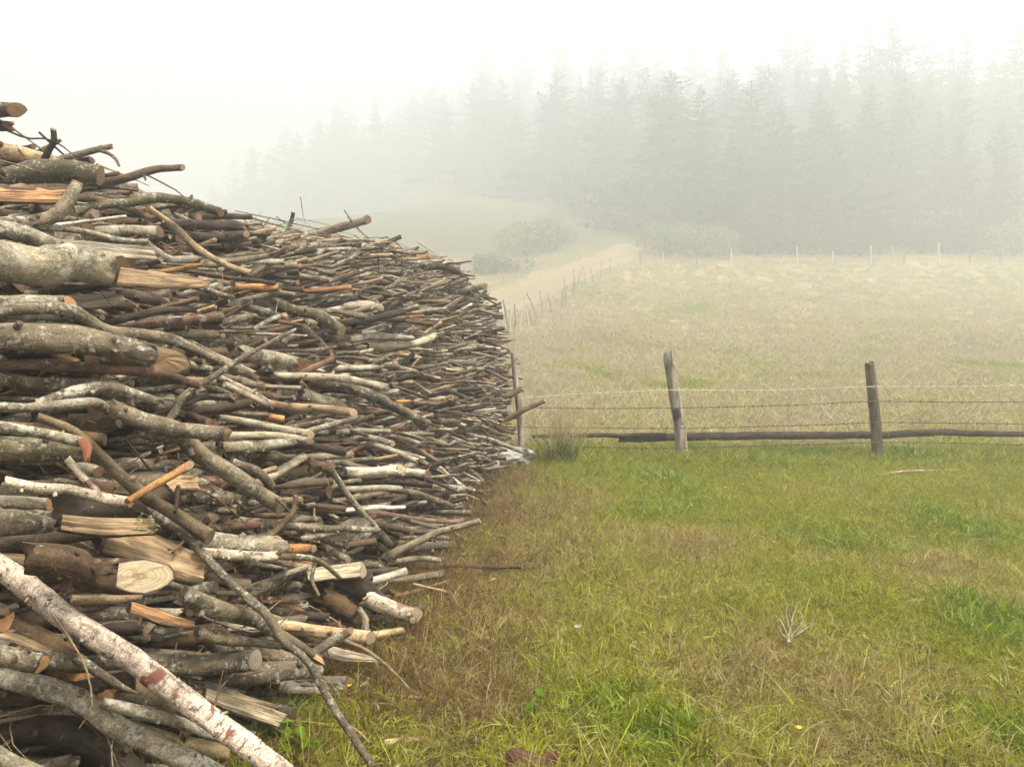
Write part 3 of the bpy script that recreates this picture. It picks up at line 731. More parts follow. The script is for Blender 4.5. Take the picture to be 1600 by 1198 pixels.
h([(478, 597), (538, 603), (588, 620), (632, 645), (668, 662)], (18, 18, 17, 15, 12), 'grey', 'bowed olive-grey limb arching down in the middle of the pile', 'log', name='limb', lift=.34)
h([(426, 586), (525, 589), (604, 605)], (12, 13, 11), 'birch', 'silver lichened branch just above the bowed olive-grey limb', 'branch', lift=.34)
h([(412, 630), (480, 636), (552, 644)], (14, 14, 13), 'bare', 'branch with a stripped orange patch in mid pile', 'branch', lift=.28, cut='cream')
h([(470, 612), (526, 632)], (18, 17), 'pale', 'short log with a cream slanted end under the bowed limb', 'log', lift=.2, slant='cream')
h([(625, 666), (690, 662), (730, 676), (775, 692), (815, 706)], (8, 8, 8, 7, 6), 'pale', 'long pale drooping stick reaching the foot of the end post', 'branch', dep=(6.9, 8.2))
h([(740, 684), (800, 652), (852, 626)], (8, 8, 6), 'brown', 'straight brown stick poking out past the end post', 'branch', dep=(9.0, 9.0), cut='tan')
h([(745, 625), (790, 618), (815, 606)], (12, 11, 8), 'brown', 'brown stick touching the end post above the straight one', 'branch', dep=(9.1, 9.15))
h([(700, 720), (735, 735), (755, 752)], (7, 7, 6), 'white', 'whitish stick drooping onto the grass at the far foot of the pile', 'branch', dep=(7.6, 7.7))
h([(690, 715), (720, 738), (740, 757)], (7, 7, 5), 'pale', 'pale stick drooping beside the whitish one at the far foot', 'branch', dep=(7.5, 7.6))
h([(615, 765), (660, 775), (706, 790)], (10, 10, 7), 'grey', 'knotty grey branch drooping toward the grass below the birch sticks', 'branch', lift=.3)
h([(350, 600), (385, 617), (418, 632)], (10, 11, 10), 'birch', 'whitish diagonal branch left of the branch with the stripped patch', 'branch', lift=.28)
h([(395, 515), (420, 500), (446, 492)], (8, 9, 8), 'pale', 'short pale stick under the moss-capped branch', 'branch', lift=.22, cut='orange')
NH = len(PILE)

# --- the rest of the pile, laid stick by stick across the heap
rs = np.random.RandomState(5)
bark_p = ['grey', 'pale', 'dark', 'brown', 'red', 'birch', 'white', 'bare', 'orange', 'mossy']
bark_w = np.array([.30, .11, .26, .17, .04, .03, .02, .04, .01, .04])
NF = 12500
def add_fill():
    y = 1.6 + 8.3 * rs.rand() ** .85
    zc_ = 2.50 + .06 * math.sin(y * 2.9) - .15 * math.exp(-((y - 7.0) / 1.5) ** 2)
    z = .03 + (zc_ - .03) * rs.rand() ** .95
    farw = float(sstep(4.0, 8.0, y))
    layer = rs.rand()
    if layer < .64: delta = -rs.exponential(.24) + .02
    elif layer < .91: delta = rs.uniform(-.12, .17)
    else: delta = rs.uniform(.12, .42) * (1 - .22 * farw)
    if y < 3.2: delta = min(delta, .06)
    med = .0225 * (1 - farw) + .0158 * farw
    r = float(np.clip(med * math.exp(rs.randn() * .56), .005, .08 if farw < .4 else .042))
    if delta > .1: r = min(r, .022 - .004 * farw)
    L = rs.uniform(1.0, 2.6) * (1 - .15 * farw)
    a = float(np.clip(rs.normal(.38, .45) * (1 - .25 * farw), -.7, 1.15))
    tilt = -.17 + .40 * (z / 2.6) + rs.normal(0, .13)
    if rs.rand() < .07: tilt += rs.normal(0, .35)
    if z < .5: tilt = min(tilt, rs.uniform(-.05, .05))
    dirr = np.array([math.cos(a), math.sin(a), tilt]); dirr /= np.linalg.norm(dirr)
    E = np.array([float(XS(y, z)) + delta, y, z]); E[2] = max(E[2], r + .01)
    B = E - dirr * L; B[2] = max(B[2], r)
    # crooked: a slow bow plus one or two kinks
    ts = np.array([0, .25, .45, .65, .83, 1.0]); bow = rs.normal(0, .05, 3) * L
    kn = rs.normal(0, .017, (6, 3)) * L * (1 if rs.rand() < .6 else .35); kn[0] = kn[-1] = 0
    P = B + (E - B) * ts[:, None] + bow * (4 * ts * (1 - ts))[:, None] * .8 + kn
    P[:, 2] = np.maximum(P[:, 2], r)
    out_ = (P[:, 0] - XS(P[:, 1], P[:, 2])).max()
    if out_ > max(delta, 0) + (.10 if y > 3.4 else .04) or P[:, 1].min() < 1.2: return False
    tap = rs.uniform(.5, 1.0)
    bp = bark_w.copy()
    if farw > .5: bp = bp * np.array([1.1, 2.0, .75, .8, .4, 1.6, 2.6 if z < 1.5 else 1.2, 1.6, 1, .5])
    bark = bark_p[rs.choice(len(bark_p), p=bp / bp.sum())]
    rad = np.linspace(1, tap, 6) * r * (1 + rs.normal(0, .06, 6))
    if rs.rand() < .45: rad = rad[::-1]
    PILE.append(dict(P=P, rad=rad, bark=bark, hero=False, wob=.006 + .010 * rs.rand(), y=y, z=z,
                     cut=rs.choice(['brown', 'tan', 'orange', 'cream', 'rust', 'greywood'], p=[.42, .16, .05, .04, .08, .25]) if rs.rand() < .42 else None))
    return True
while len(PILE) < NH + NF: add_fill()

# which pieces show most: a coarse depth buffer of the whole heap
VW, VH = 800, 599
def splat(k, b):
    C = catmull(b['P'], 26); idx = np.arange(26)
    rr = np.interp(np.linspace(0, 1, 26), np.linspace(0, 1, len(b['rad'])), b['rad'])
    u, v_, zc = project(C)
    if zc.min() < .5: return None
    n2 = np.stack([-np.gradient(v_), np.gradient(u)], 1); n2 /= np.linalg.norm(n2, axis=1)[:, None] + 1e-9
    wpx = rr * FPX / zc
    m = int(np.clip(np.hypot(u[-1] - u[0], v_[-1] - v_[0]) / 2, 4, 330)); t = np.linspace(0, 25, m)
    uu, vv, zz, ww, r_ = (np.interp(t, idx, q) for q in (u, v_, zc, wpx, rr))
    nu, nv = np.interp(t, idx, n2[:, 0]), np.interp(t, idx, n2[:, 1])
    f = np.linspace(-.95, .95, int(np.clip(wpx.max(), 3, 26)))[:, None]
    return np.stack([(uu + nu * ww * f).ravel(), (vv + nv * ww * f).ravel(), (zz - r_ * np.sqrt(1 - f * f)).ravel(), np.full(f.size * m, k)])
def winners(ids):
    D = np.concatenate([SPL[k] for k in ids if SPL[k] is not None], 1)
    iu, iv = np.floor(D[0] / 2).astype(int), np.floor(D[1] / 2).astype(int)
    ok = (iu >= 0) & (iu < VW) & (iv >= 0) & (iv < VH)
    pix = iv[ok] * VW + iu[ok]; o = np.lexsort((D[2][ok], pix)); pix = pix[o]; di = D[3][ok][o].astype(int)
    first = np.concatenate([[True], pix[1:] != pix[:-1]])
    w = np.full(VW * VH, -1); w[pix[first]] = di[first]
    return w
SPL = [splat(k, b) for k, b in enumerate(PILE)]
NP = len(PILE)
SPL.append(splat(NP, dict(P=np.array([at(u, v_, 9.25) for u, v_ in ((816, 700), (812, 650), (806, 600), (801, 549))]), rad=np.array([.045, .04]))))   # the thin end post
wh = winners(list(range(NH)) + [NP]); alive = list(range(NP))
for _ in range(2):                      # sticks that would bury a traced piece go elsewhere
    wa = winners(alive + [NP])
    cover = np.bincount(wa[(wh >= 0) & (wa >= NH) & (wa < NP)], minlength=NP) + 4 * np.bincount(wa[(wh == NP) & (wa >= NH) & (wa < NP)], minlength=NP)
    alive = [k for k in alive if k < NH or cover[k] <= 6]
PILE = [PILE[k] for k in alive]; SPL = [SPL[k] for k in alive]
for k in range(len(SPL)):
    if SPL[k] is not None: SPL[k][3] = k
wa = winners(range(len(PILE)))
vis = np.bincount(wa[wa >= 0], minlength=len(PILE))
order = np.argsort(-vis[NH:]) + NH
single = set(order[:max(0, 288 - NH)].tolist())
del SPL

def mesh_stick(b, mb, rng, sides, segs, with_cut_in=None):
    t = tube(b['P'], b['rad'], sides, segs, rng, rough=.12, wob=b.get('wob', .01), jag0=.5, jag1=b.get('jg', .35),
             cut1=b.get('cn'), flat=b.get('flat'))
    tint, kd = BARKS[b['bark']]
    tint = np.array(tint) * np.array([1, 1, 1, 1]); tint[:3] *= b.get('val', 1)
    mb.add(t['v'], [t['q']], t['bk'], tint, kd)
    return t

def jit(rng): return 10 ** rng.normal(0, .10)

SIZEWORD = lambda r: 'thick' if r > .034 else ('slim' if r < .017 else 'medium')
COLWORD = {'grey': 'grey lichened', 'pale': 'pale grey', 'dark': 'dark brown-black', 'brown': 'brown', 'red': 'reddish', 'birch': 'whitish banded', 'white': 'white peeled', 'bare': 'bare tan', 'orange': 'bare orange', 'mossy': 'mossy green-brown', 'pink': 'pinkish'}

def build_single(b, rng):
    P, rad = b['P'], b['rad']
    axis = P[-1] - P[-2]; axis = axis / np.linalg.norm(axis)
    tocam = CAM - P[-1]; tocam /= np.linalg.norm(tocam)
    tperp = tocam - axis * np.dot(tocam, axis); tperp /= np.linalg.norm(tperp) + 1e-9
    rmax = float(np.max(rad))
    sides = 16 if rmax > .045 else (12 if rmax > .02 else 8)
    L = np.linalg.norm(np.diff(P, axis=0), axis=1).sum()
    segs = int(np.clip(L / .045, 8, 42))
    b['jg'] = 0.0
    b['val'] = jit(rng)
    a0 = float(np.dot(axis, tocam)); phi = math.atan2(math.sqrt(max(0, 1 - a0 * a0)), a0)
    if b.get('slant'):
        th_ = min(max(R(66), phi - R(40)), R(76)); b['cn'] = axis * math.cos(th_) + tperp * math.sin(th_)
    elif b.get('jag') or not b.get('cut'):
        b['jg'] = 1.3 if b.get('jag') else .5
    else:
        th_ = rng.uniform(R(10), R(40)) if b['hero'] else rng.uniform(R(-15), R(35))
        if b['hero']: th_ = min(max(th_, phi - R(64)), R(70))
        cn = axis * math.cos(th_) + tperp * math.sin(th_) + rng.normal(0, .08, 3); b['cn'] = cn / np.linalg.norm(cn)
    nf = None
    if b.get('split'):
        mid = P[len(P) // 2]; tc = CAM - mid; tc /= np.linalg.norm(tc)
        nf = tc * .8 + np.array([.25, 0, .6]); nf -= axis * np.dot(nf, axis); nf /= np.linalg.norm(nf)
        b['flat'] = (nf, b['split'][1])
    loc = P[0].copy()
    mb = MB(); t = mesh_stick(b, mb, rng, sides, segs)
    # close the hidden end
    v, q, tr, bk = disc(t['rings'][0], -t['T'][0], .05, rng)
    mb.add(v, [q, tr], bk * .05, (*[x * .6 for x in BARKS[b['bark']][0][:3]], 0), (0, 0, 1))
    o = mb.build(b['name'], M_BARK, loc)
    wood = b.get('slant') or b.get('cut') or b.get('jag') or 'brown'
    m2 = MB()
    v, q, tr, bk = disc(t['rings'][-1], t['T'][-1] if b.get('cn') is None else b['cn'] * np.sign(np.dot(b['cn'], t['T'][-1])), .03 if not b.get('jag') else .5, rng, .06 if not b.get('jag') else .9)
    m2.add(v, [q, tr], bk if not b.get('jag') else np.stack([v[:, 0] * 2, v[:, 1] * 9, v[:, 2] * 9], 1), np.array(WOODS[wood]) * np.array([jit(rng) * (1 if b['hero'] else .7)] * 3 + [1]))
    m2.build('broken_end' if b.get('jag') else 'cut_face', M_WOOD if b.get('jag') else M_CUT, loc, o, smooth=False)
    if nf is not None:
        hgt = b['split'][1]; ncol = 9
        side = np.cross(t['T'], nf); side /= np.linalg.norm(side, axis=1)[:, None]
        half = math.sqrt(max(.05, 1 - hgt * hgt)) * .97
        cols = np.linspace(-half, half, ncol)
        ridg = (rng.rand(ncol) - .5) * .26; wv = np.cumsum(rng.normal(0, .05, segs + 1)); wv = wv - np.linspace(wv[0], wv[-1], segs + 1)
        gv = t['C'][:, None, :] + side[:, None, :] * (cols[None, :] * t['rad'][:, None])[..., None]
        nn = hgt + .10 + np.maximum(-.05, wv)[:, None] + ridg[None, :] * np.linspace(.4, 1.4, segs + 1)[:, None] + (rng.rand(segs + 1, ncol) - .5) * .09
        nn[:, 0] = nn[:, -1] = hgt - .01
        gv = gv + nf * (nn * t['rad'][:, None])[..., None]
        if b.get('cn') is not None:
            den = np.dot(t['T'][-1], b['cn'])
            if abs(den) > .12:
                gv[-1] -= t['T'][-1] * (((gv[-1] - t['C'][-1]) @ b['cn']) / den)[:, None]
        i = (np.arange(segs)[:, None] * ncol + np.arange(ncol - 1)[None, :]).ravel()
        gb = np.stack([np.broadcast_to(t['s'][:, None], (segs + 1, ncol)) + rng.rand() * 50, np.broadcast_to(cols[None, :], (segs + 1, ncol)) * t['rad'][:, None], np.zeros((segs + 1, ncol))], -1)
        m3 = MB(); m3.add(gv.reshape(-1, 3), [np.stack([i, i + 1, i + ncol + 1, i + ncol], 1)], gb.reshape(-1, 3), WOODS[b['split'][0]])
        m3.build('split_face', M_WOOD, loc, o, smooth=False)
    if b.get('tail'):
        (a0, a1, a2, w, wd) = b['tail']
        d = np.dot(P[-1] - CAM, [0, 1, 0]) - .02
        tP = np.array([at(*a0, d), at(*a1, d - .01), at(*a2, d - .02)])
        tr_ = np.array([w, w * .9, w * .45]) * d / FPX / 2
        ax = tP[-1] - tP[0]; ax /= np.linalg.norm(ax)
        n2 = tocam - ax * np.dot(tocam, ax); n2 = n2 + np.array([0, 0, .3]); n2 /= np.linalg.norm(n2)
        t2 = tube(tP, tr_, 12, 14, rng, .07, flat=(n2, .15), jag1=1.6)
        m4 = MB(); m4.add(t2['v'], [t2['q']], t2['bk'], WOODS[wd])
        v, q, tr, bk = disc(t2['rings'][-1], t2['T'][-1], .3, rng, .4); m4.add(v, [q, tr], bk * .2, WOODS[wd])
        v, q, tr, bk = disc(t2['rings'][0], -t2['T'][0], .0, rng, .0); m4.add(v, [q, tr], bk * .2, WOODS[wd])
        m4.build('torn_wood', M_WOOD, loc, o)
    for tP, trd in b.get('twigs', ()):
        t2 = tube(tP, trd, 8, 10, rng, .1, jag1=.4, wob=.004)
        m4 = MB(); tint, kd = BARKS[b['bark']]; m4.add(t2['v'], [t2['q']], t2['bk'], tint, kd)
        sb_ = m4.build('side_branch', M_BARK, loc, o)
        m5 = MB(); v, q, tr, bk = disc(t2['rings'][-1], t2['T'][-1], .1, rng, .1); m5.add(v, [q, tr], bk, WOODS['brown']); m5.build('cut_face', M_CUT, loc, sb_)
    # knots / stubs of lopped side shoots on the larger limbs
    if rmax > .018 and nf is None:
        for _ in range(rng.randint(1, 6) if b['hero'] else rng.randint(0, 3)):
            k = rng.randint(1, segs - 1); th = rng.rand() * 6.28
            dr = t['U'][k] * math.cos(th) + t['V'][k] * math.sin(th)
            if np.dot(dr, tocam) < .1: dr = -dr
            dr = dr + t['T'][k] * rng.uniform(-.2, .9); dr /= np.linalg.norm(dr)
            r0 = min(t['rad'][k] * rng.uniform(.16, .34), .011)
            base = t['C'][k] + dr * t['rad'][k] * .78
            t2 = tube(np.array([base, base + dr * (t['rad'][k] * .25 + r0 * rng.uniform(.6, 2.6))]), np.array([r0 * 1.35, r0]), 8, 4, rng, .1, jag1=.3)
            m4 = MB(); tint, kd = BARKS[b['bark']]; m4.add(t2['v'], [t2['q']], t2['bk'], tint, kd)
            v, q, tr, bk = disc(t2['rings'][-1], t2['T'][-1], .1, rng, .1); m4.add(v, [q, tr], bk, (.16, .09, .05, 0), (0, 0, 1))
            m4.build('knot', M_BARK, loc, o)
    if b['hero']:
        tag(o, b['label'], b['cat'], 'branches and logs of the wood pile')
    else:
        endw = {None: 'broken end', 'brown': 'brown sawn end', 'tan': 'tan sawn end', 'orange': 'orange sawn end', 'cream': 'cream sawn end', 'rust': 'rust-red sawn end', 'greywood': 'grey sawn end'}[b.get('cut')]
        zone = 'near the crest' if b['z'] > 1.9 else ('at the foot' if b['z'] < .6 else 'in the middle')
        zone2 = ' toward the post' if b['y'] > 6.5 else ''
        tag(o, f"{SIZEWORD(rmax)} {COLWORD[b['bark']]} branch, {endw}, {zone} of the pile{zone2}", 'branch', 'branches and logs of the wood pile')
    return o

rest = MB()
for k, b in enumerate(PILE):
    if b['hero'] or k in single:
        if not b['hero']: b['name'] = 'branch'
        build_single(b, np.random.RandomState(1000 + k))
    else:
        rng = np.random.RandomState(1000 + k)
        seen = vis[k] > 0
        b['val'] = jit(rng); b['jg'] = .35
        sd = (8 if vis[k] > 60 else 6) if seen else 5
        sg = (9 if vis[k] > 60 else 6) if seen else 3
        t = mesh_stick(b, rest, rng, sd, sg)
        if seen:
            wd = b.get('cut') or 'brown'
            v, q, tr, bk = disc(t['rings'][-1], t['T'][-1], .05, rng, .1)
            rest.add(v, [q, tr], bk, np.array(WOODS[wd]) * np.array([jit(rng) * .62] * 3 + [1]), (0, 0, 0), mat=1)
# fine twigs bristling out of the heap
rt = np.random.RandomState(77)
for k in range(900):
    y = 1.2 + 8.6 * rt.rand(); z = .05 + 2.5 * rt.rand()
    E = np.array([float(XS(y, z)) + rt.uniform(.0, .16), y, z])
    a = rt.normal(.2, .8); dirr = np.array([math.cos(a), math.sin(a), rt.normal(0, .45)]); dirr /= np.linalg.norm(dirr)
    L = rt.uniform(.18, .6)
    B = E - dirr * L; Mi = (B + E) / 2 + rt.normal(0, .05, 3) * L * 2
    r = rt.uniform(.002, .0055)
    t = tube(np.array([B, Mi, E]), np.array([r * 1.4, r, r * .5]), 5, 5, rt, .1)
    tint, kd = BARKS[['dark', 'brown', 'grey', 'bare'][rt.randint(4)]]
    rest.add(t['v'], [t['q']], t['bk'], tint, kd)
o = rest.build('brushwood', [M_BARK, M_CUT])
tag(o, 'mass of smaller tangled sticks filling the wood pile', 'brushwood', kind='stuff')

# bark scraps and snapped twigs shed on the grass along the foot
rb = np.random.RandomState(404); lit = MB()
for k in range(1500):
    y = 2.6 + 7.2 * rb.rand() ** .8; xb_ = float(XS(y, .05)); x = xb_ + rb.exponential(.25) - .12
    p = np.array([x, y, float(H(x, y)) + rb.uniform(.008, .05)]); a = rb.rand() * 6.28; L = rb.uniform(.03, .16) if rb.rand() < .85 else rb.uniform(.2, .5)
    d = np.array([math.cos(a), math.sin(a), rb.normal(0, .12)]); r = rb.uniform(.002, .006) if L > .07 else rb.uniform(.004, .012)
    t = tube(np.array([p - d * L / 2, p + rb.normal(0, .06, 3) * L, p + d * L / 2]), np.array([r, r * .8, r * .4]), 5, 4, rb, .2, jag0=1, jag1=1)
    tint, kd = BARKS[['dark', 'brown', 'grey', 'bare', 'pale'][rb.randint(5)]]; lit.add(t['v'], [t['q']], t['bk'], tint, kd)
tag(lit.build('wood_litter', M_BARK), 'scattered bark scraps and snapped twigs on the grass along the pile', 'litter', kind='stuff')

# tuft of beard lichen on the crest
rl = np.random.RandomState(3)
def ribbon(mb, P, w, tint, up=(0, 0, 1), n=4):
    C = catmull(P, n + 1); T = np.gradient(C, axis=0); T /= np.linalg.norm(T, axis=1)[:, None] + 1e-9
    s_ = np.cross(T, up); s_ /= np.linalg.norm(s_, axis=1)[:, None] + 1e-9
    ww = w * np.array([1, .95, .85, .6, .12])[:n + 1] if n == 4 else w * np.linspace(1, .12, n + 1)
    v = np.concatenate([C - s_ * ww[:, None], C + s_ * ww[:, None]])
    i = np.arange(n); mb.add(v, [np.stack([i, i + 1, i + n + 2, i + n + 1], 1)], None, tint)
for (uu, vv, dd, nn, sx) in ((425, 356, 6.9, 240, .30), (690, 512, 7.6, 60, .06), (232, 818, 2.75, 50, .04)):
    c = at(uu, vv, dd); mb = MB()
    for _ in range(nn):
        b0 = c + rl.normal(0, 1, 3) * np.array([sx * .5, .06, .022]); d0 = rl.normal(0, 1, 3) * np.array([.5, .5, .5]); d0[2] = abs(d0[2]) * .5
        l = rl.uniform(.02, .055)
        ribbon(mb, [b0, b0 + d0 * l * .6, b0 + d0 * l + np.array([0, 0, -.02 * rl.rand()])], rl.uniform(.0012, .003), (rl.rand(), rl.rand(), rl.rand(), 0), rl.normal(0, 1, 3))
    tag(mb.build('lichen_tuft', M_LICHEN, c), {425: 'wide tuft of pale green beard lichen on the crest of the pile', 690: 'small dull lichen tuft clinging to sticks on the pile\'s shoulder', 232: 'little green lichen tuft on a twig above the cream oval face'}[uu], 'lichen')

# ------------------------------------------------------------------ conifers, shrubs, undergrowth on the hillside
def conifer_mesh(seed, h=20.0, width=.17, gap=.0):
    rng = np.random.RandomState(seed); mb = MB()
    z = h * .08
    tris_v, tris_t = [], []
    while z < h * .985:
        f = z / h
        rad = h * width * ((1 - f) ** .68) * rng.uniform(.6, 1.2) + .12
        nb = int(6 + 5 * (1 - f))
        a0 = rng.rand() * 6.28
        for b in range(nb):
            a = a0 + 6.283 * b / nb + rng.normal(0, .2); L = rad * rng.uniform(.6, 1.15) * (1 + .32 * math.sin(a * 2 + f * 9 + seed) + .22 * math.sin(a * 3 - f * 17 + seed * 2))
            if rng.rand() < gap: continue
            dirh = np.array([math.cos(a), math.sin(a), 0]); per = np.array([-math.sin(a), math.cos(a), 0])
            droop = -.28 + .55 * f + rng.normal(0, .1)
            m = int(5 + L * 4)
            for s in range(m):
                t = (s + rng.rand()) / m
                p = np.array([0, 0, z]) + dirh * L * t + np.array([0, 0, droop * L * t + .10 * L * t * t])
                wd = (1 - t * .75) * L * .38 + .08
                p = p + per * rng.uniform(-.8, .8) * wd * .6
                e1 = (dirh * rng.uniform(.3, 1) + per * rng.uniform(-1, 1)) * wd * .9 + np.array([0, 0, rng.uniform(-.35, .12)]) * wd
                e2 = per * rng.uniform(-.5, .5) * wd + np.array([0, 0, -rng.uniform(.15, .6)]) * wd
                tris_v += [p, p + e1, p + e2 + e1 * .35]
                c = np.clip(rng.normal(.45, .25), 0, 1); tris_t += [[c, 0, 0, 0]] * 3
        z += h * .022 * rng.uniform(.7, 1.4) * (1.2 - .5 * f)
    tris_v += [np.array([0, 0, h * 1.01]), np.array([.12, 0, h * .95]), np.array([-.1, .05, h * .95])]; tris_t += [[.4, 0, 0, 0]] * 3
    n = len(tris_v)
    mb.add(np.array(tris_v), [np.arange(n).reshape(-1, 3)], None, np.array(tris_t, float))
    return mb.mesh('crown', M_NEEDLE, smooth=False)

def trunk_mesh(seed, h=20.0):
    rng = np.random.RandomState(seed); mb = MB()
    t = tube(np.array([[0, 0, -1.2], [.1, 0, h * .4], [0, .1, h * .97]]), np.array([h * .016, h * .011, .03]), 9, 14, rng, .05)
    mb.add(t['v'], [t['q']], t['bk'])
    for _ in range(16):
        zz = rng.uniform(.06, .5) * h; a = rng.rand() * 6.28; d = np.array([math.cos(a), math.sin(a), rng.uniform(-.3, .1)])
        t = tube(np.array([[0, 0, zz], np.array([0, 0, zz]) + d * rng.uniform(.8, 2.2)]), np.array([.05, .015]), 5, 3, rng)
        mb.add(t['v'], [t['q']], t['bk'])
    return mb.mesh('trunk', M_TRUNK)

crowns = [conifer_mesh(s, 20, w, g) for s, w, g in ((1, .21, .05), (2, .27, .05), (3, .17, .2), (4, .25, .1), (5, .31, .08))]
trunks = [trunk_mesh(s) for s in range(5)]
def conifer(x, y, hgt, k, rz, label, wide=1.0):
    e = empty('conifer_tree', (x, y, float(H(x, y)) - .2), rz)
    s = hgt / 20.0; e.scale = (s * wide, s * wide, s)
    for nm, me in (('trunk', trunks[k]), ('crown', crowns[k])):
        c = bpy.data.objects.new(nm, me); root_col.objects.link(c); c.parent = e
    tag(e, label, 'tree', 'conifers of the foggy wood')
rf = np.random.RandomState(21)
# trees whose tops stand out against the sky: (u, v of the top, distance, crown type, label)
tops = [(1232, 38, 92, 1, 'broad faint conifer left of the widest treetop on the skyline'), (1262, 46, 95, 3, 'rounded faint conifer just right of the broad faint one'),
        (1318, 52, 90, 0, 'slim double-topped looking conifer before the widest treetop'), (1362, 28, 86, 0, 'narrow conifer tucked against the widest treetop'),
        (1398, 18, 84, 4, 'widest and tallest conifer standing up from the foggy skyline'), (1446, 50, 88, 1, 'lower conifer between the widest treetop and the spiky one'),
        (1485, 52, 84, 0, 'slender conifer beside the spiky open-branched one'), (1512, 28, 80, 2, 'spiky conifer with open branches and a thin leader'),
        (1552, 66, 86, 1, 'low bushy-topped conifer right of the spiky one'), (1592, 26, 80, 3, 'tall conifer with a blunt top right of the spiky one'),
        (1190, 70, 98, 0, 'faint thin conifer left of the broad faint one'), (1130, 50, 104, 1, 'very faint conifer dissolving in fog'), (1080, 62, 108, 3, 'very faint conifer dissolving in fog'),
        (1030, 58, 110, 0, 'very faint conifer dissolving in fog'), (990, 44, 112, 1, 'very faint conifer dissolving in fog'), (940, 58, 116, 3, 'very faint conifer dissolving in fog'), (880, 52, 118, 1, 'very faint conifer dissolving in fog'),
        (820, 66, 124, 0, 'very faint conifer dissolving in fog'), (760, 68, 126, 1, 'very faint conifer dissolving in fog')]
for u, v_, d, k, lab in tops:
    d *= 1.28 - .16 * float(sstep(1150, 1350, u)); p = at(u, v_, d); conifer(p[0], p[1], p[2] - float(H(p[0], p[1])) + .2, k, rf.rand() * 6, lab)
for row, (y0, n, u0, u1) in enumerate(((72, 15, 1075, 1680), (77, 17, 1060, 1680), (83, 18, 1030, 1680), (90, 20, 1000, 1680), (98, 22, 930, 1660), (107, 24, 860, 1660), (117, 25, 800, 1640), (128, 25, 730, 1620), (141, 22, 690, 1500), (156, 20, 640, 1300), (170, 26, 470, 1050), (184, 26, 380, 900), (198, 22, 300, 800))):
    for k in range(n):
        u_ = u0 + (u1 - u0) * (k + rf.uniform(0, 1)) / n; y = y0 + rf.uniform(-4, 4); x = (u_ - CU) / FPX * y
        top = 1.6 + y * float(np.interp(u_, [300, 520, 740, 1600], [.21, .285, .325, .345]))     # keeps the skyline just below the outstanding tops
        hh = (top - float(H(x, y))) * rf.uniform(.6, .97)
        if row < 2: hh = rf.uniform(8, 16)
        lab = 'conifer at the front edge of the wood behind the far fence' if row < 2 else ('conifer deep in the foggy wood' if row < 8 else 'conifer on the far slope almost lost in the fog')
        conifer(x, y, max(hh, 7), rf.choice(5, p=[.2, .27, .08, .25, .2]), rf.rand() * 6, lab, rf.uniform(1.0, 1.45))

def shrub(c, sx, sy, sz, n, mat, seed, name, label, group, leaf=.24):
    rng = np.random.RandomState(seed)
    e = empty(name, (c[0], c[1], float(H(c[0], c[1])) - .1))
    lob = [(rng.normal(0, .38, 3) * np.array([sx, sy, 0]) + np.array([0, 0, sz * rng.uniform(.35, .62)]), rng.uniform(.38, .62)) for _ in range(9)]
    V_, T_ = [], []
    for k in range(n):
        lc, lr = lob[rng.randint(9)]
        d = rng.normal(0, 1, 3); d /= np.linalg.norm(d)
        p = lc + d * lr * np.array([sx, sy, sz]) * rng.uniform(.72, 1.06)
        if p[2] < 0: continue
        a = rng.normal(0, 1, 3); b = rng.normal(0, 1, 3); l = leaf * rng.uniform(.5, 1.3)
        V_ += [p, p + a * l * .6, p + b * l * .6]; T_ += [[np.clip(rng.normal(.5, .25), 0, 1), 0, 0, 0]] * 3
    mb = MB(); mb.add(np.array(V_), [np.arange(len(V_)).reshape(-1, 3)], None, np.array(T_)); mb.build('foliage', mat, (0, 0, 0), e, smooth=False)
    mb = MB()
    for _ in range(7):
        a = rng.rand() * 6.28; tp_ = np.array([math.cos(a) * sx * .5, math.sin(a) * sy * .5, sz * .75])
        t = tube(np.array([[0, 0, -.1], tp_ * np.array([.4, .4, .5]), tp_]), np.array([.05, .035, .015]) * (sz / 1.8), 6, 6, rng); mb.add(t['v'], [t['q']], t['bk'])
    mb.build('stem', M_TRUNK, (0, 0, 0), e)
    tag(e, label, 'shrub', group)
bushes = [(1050, 372, 66.5, 2.6, 1.9, 2.3, 0, 'rounded pale green shrub where the track meets the wood'), (1108, 385, 65.5, 3.2, 2.2, 2.4, 0, 'wide pale green shrub beside the rounded one behind the far fence'),
          (822, 402, 68, 3.0, 2.2, 2.2, 0, 'pale shrub with whitish tops on the bank above the track'), (770, 425, 60, 2.2, 1.6, 1.3, 0, 'low pale scrub below the whitish-topped shrub'), (868, 397, 72, 2.0, 1.6, 1.7, 0, 'small shrub right of the whitish-topped one'),
          (1180, 385, 67, 2.4, 1.8, 2.0, 1, 'dark shrub in the undergrowth behind the far fence'), (1245, 385, 67, 2.6, 1.8, 2.4, 1, 'dark shrub in the undergrowth behind the far fence'), (1310, 382, 67, 2.6, 1.8, 2.2, 1, 'dark shrub in the undergrowth behind the far fence'),
          (1375, 380, 67, 2.8, 1.8, 2.6, 1, 'dark shrub in the undergrowth behind the far fence'), (1440, 378, 67, 2.6, 1.8, 2.2, 1, 'dark shrub in the undergrowth behind the far fence'), (1505, 376, 67, 2.6, 1.8, 2.6, 1, 'dark shrub in the undergrowth behind the far fence'),
          (1585, 374, 66, 2.4, 1.8, 2.6, 0, 'pale green shrub at the far fence beneath the blunt-topped conifer'), (1465, 352, 70, 2.4, 1.8, 3.0, 0, 'taller pale shrub showing above the dark undergrowth'), (1000, 380, 78, 3.0, 2, 3.5, 1, 'dark thicket at the end of the track'), (950, 375, 84, 3.6, 2, 4.2, 1, 'dark thicket at the end of the track'), (900, 378, 88, 3.6, 2, 4.2, 1, 'dark thicket at the end of the track')]
